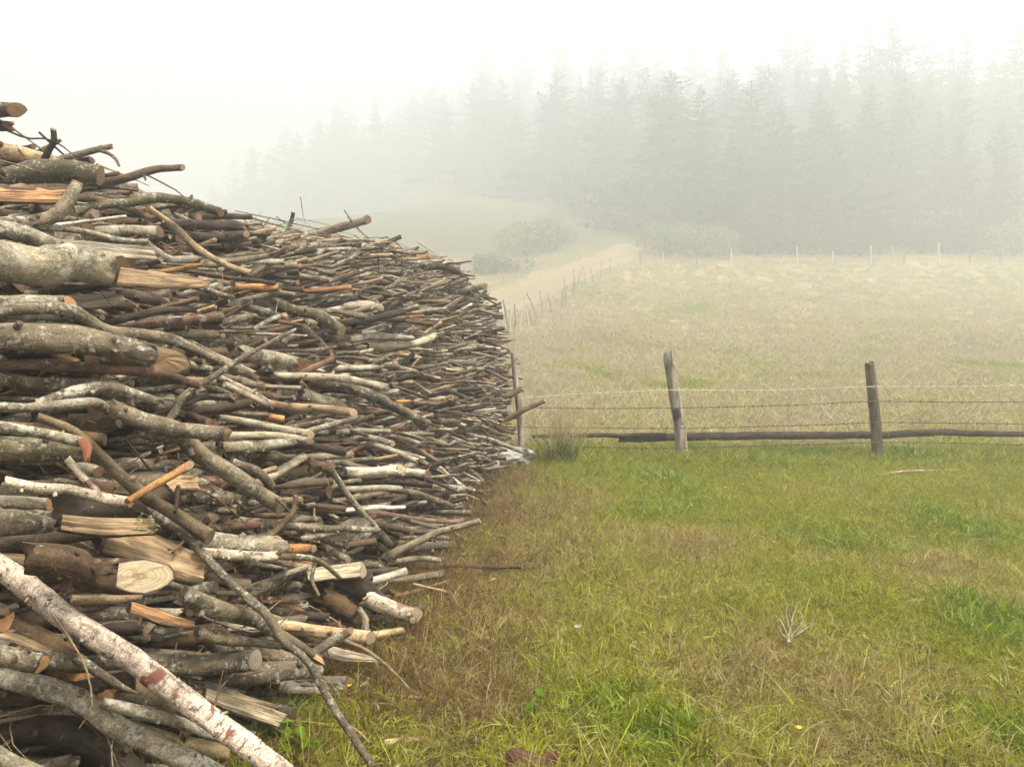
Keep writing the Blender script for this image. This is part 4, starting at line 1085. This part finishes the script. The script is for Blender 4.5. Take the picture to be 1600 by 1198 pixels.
for n_, (u, v_, d, sx, sy, sz, dk, lab) in enumerate(bushes):
    p = at(u, v_, d); shrub(p, sx, sy, sz * 1.15, 2600, M_SHRUBDARK if dk else M_SHRUB, 50 + n_, 'shrub', lab, 'shrubs at the edge of the wood')

# ------------------------------------------------------------------ far fences
def far_post(parent, x, y, h_, lean, rr, mat, seed):
    rng = np.random.RandomState(seed)
    z0 = float(H(x, y))
    t = tube(np.array([[x, y, z0 - .25], [x + lean[0] * .5, y + lean[1] * .5, z0 + h_ * .5], [x + lean[0], y + lean[1], z0 + h_]]), np.array([rr * 1.1, rr, rr * .85]), 7, 5, rng, .08, jag1=.5)
    mb = MB(); mb.add(t['v'], [t['q']], t['bk']); v, q, tr, bk = disc(t['rings'][-1], t['T'][-1], .1, rng, .1); mb.add(v, [q, tr], bk)
    mb.build('post', mat, (0, 0, 0), parent)
    return np.array([x, y, z0 + h_ * .7, lean[0] * .7, lean[1] * .7])

def off_children(e):        # children were built in world coordinates: hang them under an empty at the fence's base
    for c in e.children: c.location = -Vector(e.location)

rp = np.random.RandomState(9)
line = np.array([(-.6, 29), (0, 33), (1.46, 40), (4.6, 54), (7.6, 60.5)], float)
e = empty('track_fence', (-.6, 29, float(H(-.6, 29))))
pp = polyline(line, 400)
for k in range(27):
    t_ = (k + rp.uniform(-.25, .25)) / 26.5; i_ = int(np.clip(t_ * 399, 0, 399)); x, y = pp[i_]
    if rp.rand() < .12 and k > 3: continue
    far_post(e, x + rp.normal(0, .12), y, rp.uniform(1.1, 1.7), (rp.normal(-.12, .2), rp.normal(0, .1)), rp.uniform(.022, .036), M_FARPALE if rp.rand() < .2 else M_FARPOST, 300 + k)
mb = MB()
for hz in (.45, .8, 1.1):
    C = np.array([[a, b, float(H(a, b)) + hz + .05 * math.sin(b * 1.3)] for a, b in polyline(line, 60)])
    t = tube(C, np.array([.007, .007]), 4, 59, rp, 0); mb.add(t['v'], [t['q']], t['bk'])
mb.build('wire', M_FARPOST, (0, 0, 0), e)
off_children(e)
tag(e, 'straggling fence of leaning thin posts climbing beside the dirt track', 'fence')

e = empty('hilltop_fence', (12, 62.5, float(H(12, 62.5))))
for k, (u, v_, ht, pale) in enumerate([(1001, 425, 20, 0), (1036, 421, 19, 1), (1089, 419, 25, 0), (1142, 415, 25, 1), (1196, 408, 26, 0), (1246, 411, 28, 1), (1301, 405, 22, 1), (1361, 406, 30, 1), (1413, 405, 26, 0), (1468, 403, 34, 1), (1516, 400, 26, 0), (1564, 399, 26, 0), (1618, 397, 26, 1), (1672, 396, 26, 0)]):
    d = 62.5; p = at(u, v_, d)
    far_post(e, p[0], p[1], ht * d / FPX * 1.05, (-.08 + rp.normal(0, .05), 0), .07 if pale else .055, M_FARPALE if pale else M_FARPOST, 400 + k)
mb = MB()
for hz in (.4, .75, 1.05):
    C = np.array([[a, 62.5, float(H(a, 62.5)) + hz] for a in np.linspace(10, 45, 40)])
    t = tube(C, np.array([.008, .008]), 4, 39, rp, 0); mb.add(t['v'], [t['q']], t['bk'])
mb.build('wire', M_FARPOST, (0, 0, 0), e)
off_children(e)
tag(e, 'row of pale posts along the top of the meadow before the wood', 'fence')

# ------------------------------------------------------------------ barbed wire fence by the pile
FD = 9.4
e = empty('barbed_wire_fence', (2.0, FD, 0))
rw = np.random.RandomState(31)
posts = [([(817, 705), (812, 650), (806, 600), (801, 549)], (11, 10, 9, 7), M_POSTPALE, 9.25, 'thin upright end post beside the pile'),
         ([(1070, 730), (1064, 690), (1057, 640), (1050, 595), (1043, 551)], (20, 19, 18, 17, 15), M_POSTPALE, 9.4, 'leaning pale post with a split top'),
         ([(1375, 725), (1370, 680), (1365, 630), (1358, 568)], (17, 17, 16, 15), M_POST, 9.4, 'dark brown post with a ragged top')]
for k, (pts, w, mat, d, lab) in enumerate(posts):
    P = np.array([at(u, v_, d) for u, v_ in pts]); P[0, 2] = -.25
    t = tube(P, np.array(w) * d / FPX / 2, 14, 22, rw, .10, jag1=.8, wob=.008)
    mb = MB(); mb.add(t['v'], [t['q']], t['bk']); v, q, tr, bk = disc(t['rings'][-1], t['T'][-1], -.3, rw, .5); mb.add(v, [q, tr], bk)
    c = mb.build('post', mat, (0, 0, 0), e); c['label'] = lab
    if k == 1:      # splinter at the split top and a knot low down
        b0 = at(1050, 570, d - .07); t = tube(np.array([b0, at(1049, 548, d - .05)]), np.array([.022, .008]), 7, 6, rw, .2); mb = MB(); mb.add(t['v'], [t['q']], t['bk']); mb.build('splinter', M_POSTPALE, (0, 0, 0), e)
        t = tube(np.array([at(1062, 662, d - .02), at(1056, 640, d - .06)]), np.array([.055, .04]), 9, 6, rw, .2); mb = MB(); mb.add(t['v'], [t['q']], t['bk']); v, q, tr, bk = disc(t['rings'][-1], t['T'][-1], .5, rw, .2); mb.add(v, [q, tr], bk); mb.build('bark_patch', M_RAIL, (0, 0, 0), e)
# two rails end to end
for pts, w, seed in (([(832, 681), (880, 681), (930, 681), (985, 680), (1040, 679)], (5, 7, 7, 8, 7), 1), ([(968, 686), (1060, 682), (1180, 681), (1290, 680), (1390, 678), (1480, 676), (1560, 678), (1680, 679), (1800, 680)], (11, 13, 13, 12, 12, 11, 9, 8, 8), 2)):
    d = FD + .13 + .06 * seed
    P = np.array([at(u, v_, d) for u, v_ in pts])
    t = tube(P, np.array(w) * d / FPX / 2, 12, 60, rw, .12, jag0=.6, jag1=.6, wob=.012)
    mb = MB(); mb.add(t['v'], [t['q']], t['bk'])
    for kk, sgn in ((0, -1), (-1, 1)):
        v, q, tr, bk = disc(t['rings'][kk], t['T'][kk] * sgn, .1, rw, .1); mb.add(v, [q, tr], bk)
    mb.build('rail', M_RAIL, (0, 0, 0), e)
def wire(pts, d, mat, r=.0042):
    P = np.array([at(u, v_, d) for u, v_ in pts])
    mb = MB(); C = catmull(P, 140)
    tw = np.arange(140) * 1.3
    for ph in (0, math.pi):
        CC = C + np.stack([np.zeros(140), np.cos(tw + ph) * r * .7, np.sin(tw + ph) * r * .7], 1)
        t = tube(CC, np.array([r * .75, r * .75]), 5, 139, rw, 0); mb.add(t['v'], [t['q']], t['bk'])
    Lw = np.linalg.norm(P[-1] - P[0]); nb = int(Lw / .125)
    for k in range(nb):
        c = catmull(P, nb)[k]
        for s in range(2):
            dd = rw.normal(0, 1, 3) * np.array([.35, 1, 1]); dd /= np.linalg.norm(dd)
            t = tube(np.array([c - dd * .02, c + dd * .02]), np.array([.003, .003]), 4, 1, rw, 0); mb.add(t['v'], [t['q']], t['bk'])
    mb.build('barbed_wire', mat, (0, 0, 0), e)
wire([(812, 622), (900, 616), (980, 612), (1053, 609), (1150, 610), (1250, 608), (1360, 604), (1480, 604), (1600, 602), (1800, 600)], FD - .09, M_WIRE2)
wire([(815, 636), (930, 638), (1060, 637), (1160, 635), (1260, 632), (1363, 627), (1480, 628), (1600, 628), (1800, 629)], FD - .10, M_WIRE)
wire([(790, 667), (900, 668), (1062, 669), (1200, 666), (1300, 663), (1366, 660), (1500, 661), (1600, 662), (1800, 664)], FD - .10, M_WIRE)
wire([(880, 698), (960, 699), (1066, 700), (1160, 697), (1280, 694), (1370, 691), (1500, 692), (1600, 695), (1800, 698)], FD - .11, M_WIRE)
off_children(e)
tag(e, 'barbed wire fence with three weathered posts and dark pole rails', 'fence')

# dry bushy weed at the fence
rg = np.random.RandomState(61)
c = ground_at(880, 700); c = np.array([at(880, 690, 9.1)[0], 9.1, 0.0]); e = empty('weed_bush', c)
for nm, mat, n, hgt, spread in (('dry_stalk', M_STALK, 130, .74, .5), ('leafy_base', M_WEED, 190, .36, .32)):
    mb = MB()
    for _ in range(n):
        a = rg.rand() * 6.28; s_ = rg.rand() * spread; hh = hgt * rg.uniform(.45, 1.05)
        b0 = c + np.array([rg.normal(0, .08), rg.normal(0, .08), 0]); tp_ = b0 + np.array([math.cos(a) * s_, math.sin(a) * s_, hh])
        md = (b0 + tp_) / 2 + rg.normal(0, .03, 3)
        ribbon(mb, [b0, md, tp_], rg.uniform(.0028, .005) if nm == 'dry_stalk' else rg.uniform(.004, .010), (rg.rand(), 0, 0, 0), rg.normal(0, 1, 3))
        if nm == 'dry_stalk':
            for _k in range(3):
                q0 = md + (tp_ - md) * rg.rand(); ribbon(mb, [q0, q0 + rg.normal(0, .05, 3) + np.array([0, 0, .06]), q0 + rg.normal(0, .06, 3) + np.array([0, 0, .12])], .0016, (rg.rand(), 0, 0, 0), rg.normal(0, 1, 3))
    mb.build(nm, mat, c, e)
tag(e, 'bushy weed with dry stalks and green base growing under the fence rail', 'weed')

# crumpled sack and pale stones by the end post
def lump(name, c, s, mat, seed, label, cat, crumple=.25, sub=3, flat=.0):
    import bmesh
    rng = np.random.RandomState(seed)
    bm = bmesh.new(); bmesh.ops.create_icosphere(bm, subdivisions=sub, radius=1.0)
    ph = rng.rand(8, 3) * 6.28; fr = rng.normal(0, 3.2, (8, 3))
    for v in bm.verts:
        p = np.array(v.co); k = 1 + crumple * sum(abs(math.sin(fr[j] @ p + ph[j, 0])) - .5 for j in range(8)) / 3
        p = p * k * np.array(s); p[2] = max(p[2], -s[2] * .55)
        v.co = p
    me = bpy.data.meshes.new(name); bm.to_mesh(me); bm.free(); me.materials.append(mat)
    for p in me.polygons: p.use_smooth = False
    o = bpy.data.objects.new(name, me); o.location = c; o.rotation_euler = (0, 0, rng.rand() * 6); root_col.objects.link(o)
    tag(o, label, cat); return o
lump('plastic_sack', at(812, 716, 9.0), (.13, .12, .10), M_SACK, 1, 'crumpled white sack at the foot of the end post', 'sack', .9)
lump('stone', at(786, 714, 8.9), (.20, .14, .10), M_STONE, 2, 'pale boulder tucked under the sticks beside the white sack', 'stone', .3)
lump('stone', at(765, 726, 8.4), (.10, .08, .06), M_STONE, 3, 'small pale stone in front of the boulder at the pile\'s far foot', 'stone', .3)
for k, (u, v_, s, lab) in enumerate([(1490, 541, .16, 'white stone on the meadow beyond the dark brown post'), (811, 539, .14, 'white stone on the meadow behind the thin end post'), (1125, 419, .3, 'pale stone by the hilltop fence'), (1249, 487, .12, 'small pale speck of stone in mid meadow')]):
    p = ground_at(u, v_); p[2] += s * .25; lump('stone', p, (s * 1.5, s, s * .6), M_STONE, 10 + k, lab, 'stone', .3, 2)
for k, (u, v_, s) in enumerate([(1062, 728, .07), (1440, 770, .06), (1290, 745, .05), (900, 884, .03), (950, 1190, .02), (1050, 738, .06), (1480, 826, .05), (1255, 935, .03)]):
    p = ground_at(u, v_); p[2] += s * .1; lump('clod', p, (s * 1.4, s, s * .5), M_CLOD, 40 + k, 'dark clod of earth showing through the short grass', 'clod', .5, 2)['group'] = 'clods of earth in the grass'
for k, (u, v_, s) in enumerate([(857, 806, .018), (898, 800, .013), (1017, 868, .012), (1084, 866, .012), (903, 987, .014), (1382, 906, .012)]):
    p = ground_at(u, v_); p[2] += .03; lump('wood_chip', p, (s * 1.6, s, s * .5), M_STONE, 60 + k, 'pale wood chip lying in the grass', 'wood chip', .4, 2)['group'] = 'wood chips in the grass'

# loose sticks out on the grass
def loose(pts, w, bark, label, name='stick', lift=.03, twigs=()):
    P = np.array([ground_at(*p) + np.array([0, 0, lift]) for p in pts]); d = P[0, 1]
    rng = np.random.RandomState(int(pts[0][0]))
    t = tube(P, np.array(w) * d / FPX / 2, 8, 20, rng, .1, jag0=.4, jag1=.4, wob=.006)
    tint, kd = BARKS[bark]; mb = MB(); mb.add(t['v'], [t['q']], t['bk'], tint, kd)
    for kk, sg in ((0, -1), (-1, 1)):
        v, q, tr, bk = disc(t['rings'][kk], t['T'][kk] * sg, .1, rng, .1); mb.add(v, [q, tr], bk, (.3, .2, .1, 0), (0, 0, 1))
    o = mb.build(name, M_BARK, P[0])
    for a, b, ww in twigs:
        t = tube(np.array([a, (a + b) / 2 + rng.normal(0, .01, 3), b]), np.array([ww, ww * .5]), 6, 6, rng, .1); mb = MB(); mb.add(t['v'], [t['q']], t['bk'], tint, kd); mb.build('side_twig', M_BARK, P[0], o)
    tag(o, label, name.replace('_', ' ')); return o
loose([(1370, 747), (1420, 742), (1500, 739)], (4, 5, 4), 'bare', 'long pale stick lying on the grass below the dark brown post', lift=.035)
loose([(600, 1168), (650, 1162), (700, 1172)], (12, 14, 8), 'bare', 'piece of pale rotten wood in the grass near the pile', 'wood_scrap', .02)
loose([(990, 1062), (1005, 1053), (1040, 1042)], (4, 5, 3), 'bare', 'small pale crooked twig in the straw-coloured grass', 'twig', .03)
p0 = ground_at(1232, 1012)
tw = [(p0 + np.array([dx * .12, 0, dz * .42]), p0 + np.array([dx, dy, dz]), .0035) for dx, dy, dz in ((-.07, 0, .17), (.08, .02, .14), (-.01, .02, .24), (.13, 0, .13), (-.06, -.01, .12), (.03, .02, .2))]
tw.append((p0, p0 + np.array([-.005, .01, .2]), .0055))
o = loose([(1233, 1018), (1234, 1000)], (6, 5), 'white', 'small bleached branching twig standing in the dry grass', 'twig', .04, tw)
# reddish dead leaf at the bottom edge
mb = MB(); c = ground_at(815, 1205) + np.array([0, 0, .05]); g = np.linspace(-1, 1, 9)
vv = []
for a in np.linspace(0, 1, 13):
    wd = .055 * math.sin(math.pi * min(1, a * .93 + .05)) ** .8
    for b in g: vv.append(c + np.array([-.06 + .19 * a, wd * b * .8, .03 * (1 - abs(b)) * .9 - .02 * b * b + .012 * math.sin(a * 7)]))
i = (np.arange(12)[:, None] * 9 + np.arange(8)[None, :]).ravel(); mb.add(np.array(vv), [np.stack([i, i + 1, i + 10, i + 9], 1)])
tag(mb.build('dead_leaf', M_DEADLEAF, c), 'large curled red-brown dead leaf lying in the grass', 'leaf')

# broad-leaved weeds by the log ends
def weed(u, v_, n, size, seed, label, lift=0):
    rng = np.random.RandomState(seed); c = ground_at(u, v_); e = empty('broadleaf_weed', c)
    for k in range(n):
        a = rng.rand() * 6.28; el = rng.uniform(.2, 1.0); L = size * rng.uniform(.7, 1.3)
        b0 = c + np.array([rng.normal(0, .035), rng.normal(0, .035), rng.uniform(.02, .10)])
        d = np.array([math.cos(a) * math.cos(el), math.sin(a) * math.cos(el), math.sin(el)]); s_ = np.cross(d, [0, 0, 1]); s_ /= np.linalg.norm(s_); nn = np.cross(s_, d)
        V_ = []
        for t in np.linspace(0, 1, 6):
            w = L * .3 * math.sin(math.pi * (t * .92 + .06)) ** .8
            q0 = b0 + d * L * t - np.array([0, 0, L * .35 * t * t])
            V_ += [q0 - s_ * w + nn * w * .35, q0, q0 + s_ * w + nn * w * .35]
        i = (np.arange(5)[:, None] * 3 + np.arange(2)[None, :]).ravel(); mb = MB()
        mb.add(np.array(V_), [np.stack([i, i + 1, i + 4, i + 3], 1)], None, (rng.rand(), 0, 0, 0)); mb.build('leaf', M_WEED, c, e)
    tag(e, label, 'weed')
weed(428, 1160, 16, .075, 1, 'clump of broad green leaves under the half-round billet')
weed(470, 1185, 10, .06, 2, 'broad-leaved weed growing beside the longest slender branch')
weed(838, 1125, 6, .05, 3, 'single dock-like weed beside the lush grass clump')
def flower(u, v_, s, label):
    p = ground_at(u, v_); e = empty('yellow_flower', p)
    mb = MB(); t = tube(np.array([p, p + np.array([.004, 0, .06])]), np.array([.0015, .001]), 5, 4, rg, 0); mb.add(t['v'], [t['q']], t['bk']); mb.build('stem', M_STALK, p, e)
    mb = MB(); c = p + np.array([.004, 0, .06])
    for k in range(9):
        a = k * .698; d = np.array([math.cos(a), math.sin(a), .35]); sd = np.array([-math.sin(a), math.cos(a), 0])
        mb.add(np.array([c, c + d * s * .6 + sd * s * .25, c + d * s, c + d * s * .6 - sd * s * .25]), [np.array([[0, 1, 2, 3]])])
    mb.build('petals', M_YELLOW, p, e); tag(e, label, 'flower', 'yellow flowers in the grass')
flower(1246, 1160, .014, 'yellow flower in the short grass of the straw patch'); flower(545, 1092, .012, 'yellow flower at the foot of the dark grey log')
for u, v_ in ((910, 757), (1133, 771), (966, 733), (1038, 756)): flower(u, v_, .016, 'small yellow flower in the greener grass before the fence')

# ------------------------------------------------------------------ grass (one mass nobody could count)
protos = bpy.data.collections.new('grass_clumps')
def clump(name, n, r, hmin, hmax, w, lean, seed, dryb=0.0, curl=.5):
    rng = np.random.RandomState(seed); mb = MB()
    for _ in range(n):
        a = rng.rand() * 6.28; q_ = r * math.sqrt(rng.rand()); b0 = np.array([math.cos(a) * q_, math.sin(a) * q_, -.008])
        h_ = rng.uniform(hmin, hmax); a2 = rng.rand() * 6.28; le = lean * rng.uniform(.2, 1.4)
        d = np.array([math.cos(a2), math.sin(a2), 0])
        up = math.sqrt(max(.02, 1 - min(.98, le) ** 2))
        m1 = b0 + d * h_ * le * .35 + np.array([0, 0, h_ * up * .55]); tp_ = b0 + d * h_ * le * (1 + curl * .3) + np.array([0, 0, h_ * up * (1 - curl * le * .35)])
        rnd = rng.rand(); n_ = 3
        C = catmull([b0, m1, tp_], n_ + 1); T = np.gradient(C, axis=0); s_ = np.cross(T, rng.normal(0, 1, 3)); s_ /= np.linalg.norm(s_, axis=1)[:, None]
        ww = w * rng.uniform(.6, 1.3) * np.array([.8, 1, .75, .1])
        i = np.arange(n_)
        tn_ = np.array([[rnd, t, rng.rand() * .0 + (rnd * 7.3) % 1, 0] for t in (0, .33, .66, 1)])
        mb.add(np.concatenate([C - s_ * ww[:, None], C + s_ * ww[:, None]]), [np.stack([i, i + 1, i + n_ + 2, i + n_ + 1], 1)], None, np.concatenate([tn_, tn_]))
    o = bpy.data.objects.new(name, mb.mesh(name, M_GRASS)); protos.objects.link(o)
k_ = 0
for s in range(4): clump('clump_%02d' % k_, 70, .085, .025, .065, .0016, .95, 500 + s); k_ += 1           # 0-3 cropped turf
for s in range(3): clump('clump_%02d' % k_, 34, .07, .06, .15, .0011, 1.0, 520 + s, curl=.7); k_ += 1      # 4-6 wispy stalks
for s in range(3): clump('clump_%02d' % k_, 60, .075, .06, .15, .0028, .8, 540 + s, curl=.8); k_ += 1      # 7-9 lush tufts
for s in range(3): clump('clump_%02d' % k_, 60, .32, .10, .32, .006, .9, 560 + s, curl=.8); k_ += 1        # 10-12 meadow tussocks
for s in range(2): clump('clump_%02d' % k_, 5, .06, .22, .42, .0010, .75, 580 + s, curl=.6); k_ += 1       # 13-14 long bents

rg2 = np.random.RandomState(91)
PT, IDX, ROT, SCL, COL = [], [], [], [], []
spots_lush = [(930, 1120, .30), (1030, 1160, .22), (1590, 985, .38), (1540, 960, .25), (1580, 1160, .22), (1050, 790, .55), (980, 806, .4), (1300, 850, .4), (1500, 830, .5), (440, 1165, .3), (610, 985, .18), (900, 700, .5), (1130, 712, .6), (1260, 712, .5), (1430, 715, .6), (1580, 712, .6), (1000, 745, .7)]
spots_dry = [(1220, 1030, .30), (1290, 1090, .35), (1180, 1075, .3), (700, 950, .5), (740, 1075, .35), (690, 1060, .3), (780, 800, .8), (820, 760, .7), (1080, 850, .35), (760, 900, .5), (1450, 890, .5), (1350, 1150, .3), (1300, 770, .4)]
SL = np.array([(*ground_at(u, v_)[:2], r) for u, v_, r in spots_lush]); SD = np.array([(*ground_at(u, v_)[:2], r) for u, v_, r in spots_dry])
def field(x, y):
    lush = np.zeros_like(x); dry = np.zeros_like(x)
    wx = (fbm(x * 2.3, y * 2.3 + 7) - .5) * .5; wy = (fbm(x * 2.3 + 31, y * 2.3) - .5) * .5
    for a, b, r in SL: lush = np.maximum(lush, np.exp(-(((x + wx - a) ** 2 + ((y + wy - b)) ** 2) / (r * r)) * 1.4))
    for a, b, r in SD: dry = np.maximum(dry, np.exp(-(((x + wx - a) ** 2 + ((y + wy - b)) ** 2) / (r * r)) * 1.2))
    edge = np.exp(-np.maximum(0, x - (-.85 + .10 * (y - 2.9))) / .9)
    nz = fbm(x * 1.1 + 50, y * 1.1); nz2 = fbm(x * 4.1, y * 4.1 + 80)
    d = .14 + (nz - .5) * 1.25 + (nz2 - .5) * .7 + .55 * dry + .52 * edge - .45 * lush - .16 * sstep(5.0, 8.5, y)
    return np.clip(d, .05, .98), np.clip(lush * 1.1 + (fbm(x * 1.7 + 9, y * 1.7) - .62) * 1.5, 0, 1), dry, edge
def put(n, x, y, ids, smin, smax, dryadd=0, pale=False, tilt=.25, sink=0):
    d, lu, dr, ed = field(x, y); d = np.clip(d + dryadd, .02, 1)
    PT.append(np.stack([x, y, H(x, y) - sink], 1)); IDX.append(rg2.choice(ids, n)); ROT.append(np.stack([rg2.normal(0, tilt, n), rg2.normal(0, tilt, n), rg2.rand(n) * 6.28], 1))
    s = rg2.uniform(smin, smax, n) * (.5 + 1.0 * fbm(x * 3.1 + 70, y * 3.1)); SCL.append(np.stack([s, s, s * rg2.uniform(.75, 1.25, n)], 1)); COL.append(np.stack([d, lu, np.full(n, -1.0) if pale else np.clip(rg2.rand(n) * .7 + .75 * ed, 0, 1)], 1))
def cand(n, y0, y1, pw=1.0, margin=.25):
    y = y0 + (y1 - y0) * rg2.rand(n) ** pw
    x = (rg2.rand(n) * 2 - 1) * (.66 * y + margin + .5)
    k = x > (-1.35 + .10 * (y - 2.9))
    return x[k], y[k]
x, y = cand(46000, 2.2, 10.2, .62); put(len(x), x, y, [0, 1, 2, 3], .66, 1.2)
x, y = cand(26000, 2.2, 10.2, .7); d, lu, dr, ed = field(x, y); k = rg2.rand(len(x)) < (.06 + .5 * ed + .45 * dr); x, y = x[k], y[k]; put(len(x), x, y, [4, 5, 6], .7, 1.35, .3)
x, y = cand(26000, 2.2, 10.4, .7); d, lu, dr, ed = field(x, y); k = rg2.rand(len(x)) < np.clip(lu - .25, 0, 1) * .9; x, y = x[k], y[k]; put(len(x), x, y, [7, 8, 9], .55, 1.05, -.25)
x, y = cand(1500, 2.2, 9.6, .6); put(len(x), x, y, [13, 14], .6, 1.0, .6, tilt=.45)
# the fringe of longer green grass under the fence
n = 2600; x = rg2.uniform(.2, 9.5, n); y = rg2.normal(9.35, .30, n); put(n, x, y, [7, 8, 9], .6, 1.3, -.3)
n = 700; x = rg2.uniform(.2, 9.5, n); y = rg2.normal(9.9, .3, n); put(n, x, y, [4, 5, 6, 13, 14], .8, 1.5, .5)
# rough meadow beyond
def cand2(n, y0, y1, pw):
    y = y0 + (y1 - y0) * rg2.rand(n) ** pw; x = (rg2.rand(n) * 2 - 1) * (.68 * y + 1.0); k = (x > -.6) | (y > 12)
    x, y = x[k], y[k]
    ln = np.interp(y, line[:, 1], line[:, 0]); dt = np.interp(y, tp[:, 1], tp[:, 0])
    k = (np.abs(x - dt) > 2.2) & (x > -9)
    return x[k], y[k]
x, y = cand2(30000, 9.9, 30, .8); nz = fbm(x * .5, y * .5 + 33); put(len(x), x, y, [10, 11, 12], .35, .85, .66 - .75 * sstep(.56, .72, nz), True, tilt=.3)
x, y = cand2(26000, 28, 66, 1.0); nz = fbm(x * .2, y * .2 + 33); put(len(x), x, y, [10, 11, 12], .6, 1.3, .62 - .65 * sstep(.55, .72, nz), True, tilt=.3)

me = bpy.data.meshes.new('meadow_grass')
PTa = np.concatenate(PT).astype(np.float32); me.vertices.add(len(PTa)); me.vertices.foreach_set('co', PTa.ravel())
a = me.attributes.new('idx', 'INT', 'POINT'); a.data.foreach_set('value', np.concatenate(IDX).astype(np.int32))
for nm, arr in (('rot', ROT), ('scl', SCL), ('gcol', COL)):
    a = me.attributes.new(nm, 'FLOAT_VECTOR', 'POINT'); a.data.foreach_set('vector', np.concatenate(arr).astype(np.float32).ravel())
me.update()
grass = bpy.data.objects.new('meadow_grass', me); root_col.objects.link(grass)
ng = bpy.data.node_groups.new('scatter_grass', 'GeometryNodeTree')
ng.interface.new_socket('Geometry', in_out='INPUT', socket_type='NodeSocketGeometry')
ng.interface.new_socket('Geometry', in_out='OUTPUT', socket_type='NodeSocketGeometry')
gi, go = ng.nodes.new('NodeGroupInput'), ng.nodes.new('NodeGroupOutput')
ci = ng.nodes.new('GeometryNodeCollectionInfo'); ci.inputs['Collection'].default_value = protos
ci.inputs['Separate Children'].default_value = True; ci.inputs['Reset Children'].default_value = True
ip = ng.nodes.new('GeometryNodeInstanceOnPoints'); ip.inputs['Pick Instance'].default_value = True
def named(nm, tp__):
    n = ng.nodes.new('GeometryNodeInputNamedAttribute'); n.data_type = tp__; n.inputs['Name'].default_value = nm
    return [s for s in n.outputs if s.name == 'Attribute' and s.enabled][0]
ng.links.new(gi.outputs[0], ip.inputs['Points']); ng.links.new(ci.outputs[0], ip.inputs['Instance'])
ng.links.new(named('idx', 'INT'), ip.inputs['Instance Index'])
ng.links.new(named('rot', 'FLOAT_VECTOR'), ip.inputs['Rotation']); ng.links.new(named('scl', 'FLOAT_VECTOR'), ip.inputs['Scale'])
ng.links.new(ip.outputs[0], go.inputs[0])
md = grass.modifiers.new('scatter', 'NODES'); md.node_group = ng
tag(grass, 'cropped green and straw-coloured grass covering the yard and the meadow', 'grass', kind='stuff')

# ------------------------------------------------------------------ fog
mb = MB()
x0, x1, y0, y1, z0, z1 = -240, 240, -75, 320, -3.0, 74.0
mb.add(np.array([(a, b, c) for c in (z0, z1) for b in (y0, y1) for a in (x0, x1)], float), [np.array([[0, 2, 3, 1], [4, 5, 7, 6], [0, 1, 5, 4], [2, 6, 7, 3], [0, 4, 6, 2], [1, 3, 7, 5]])])
m, nt, out = new_mat('fog')
pv = nt.nodes.new('ShaderNodeVolumePrincipled')
pv.inputs['Color'].default_value = (.93, .95, .95, 1); pv.inputs['Density'].default_value = HAZE_DENSITY; pv.inputs['Anisotropy'].default_value = 0.5
nt.links.new(pv.outputs[0], out.inputs['Volume'])
hz = mb.build('haze', m, smooth=False)
tag(hz, 'pale morning fog filling the air over meadow and wood', 'fog', kind='stuff')
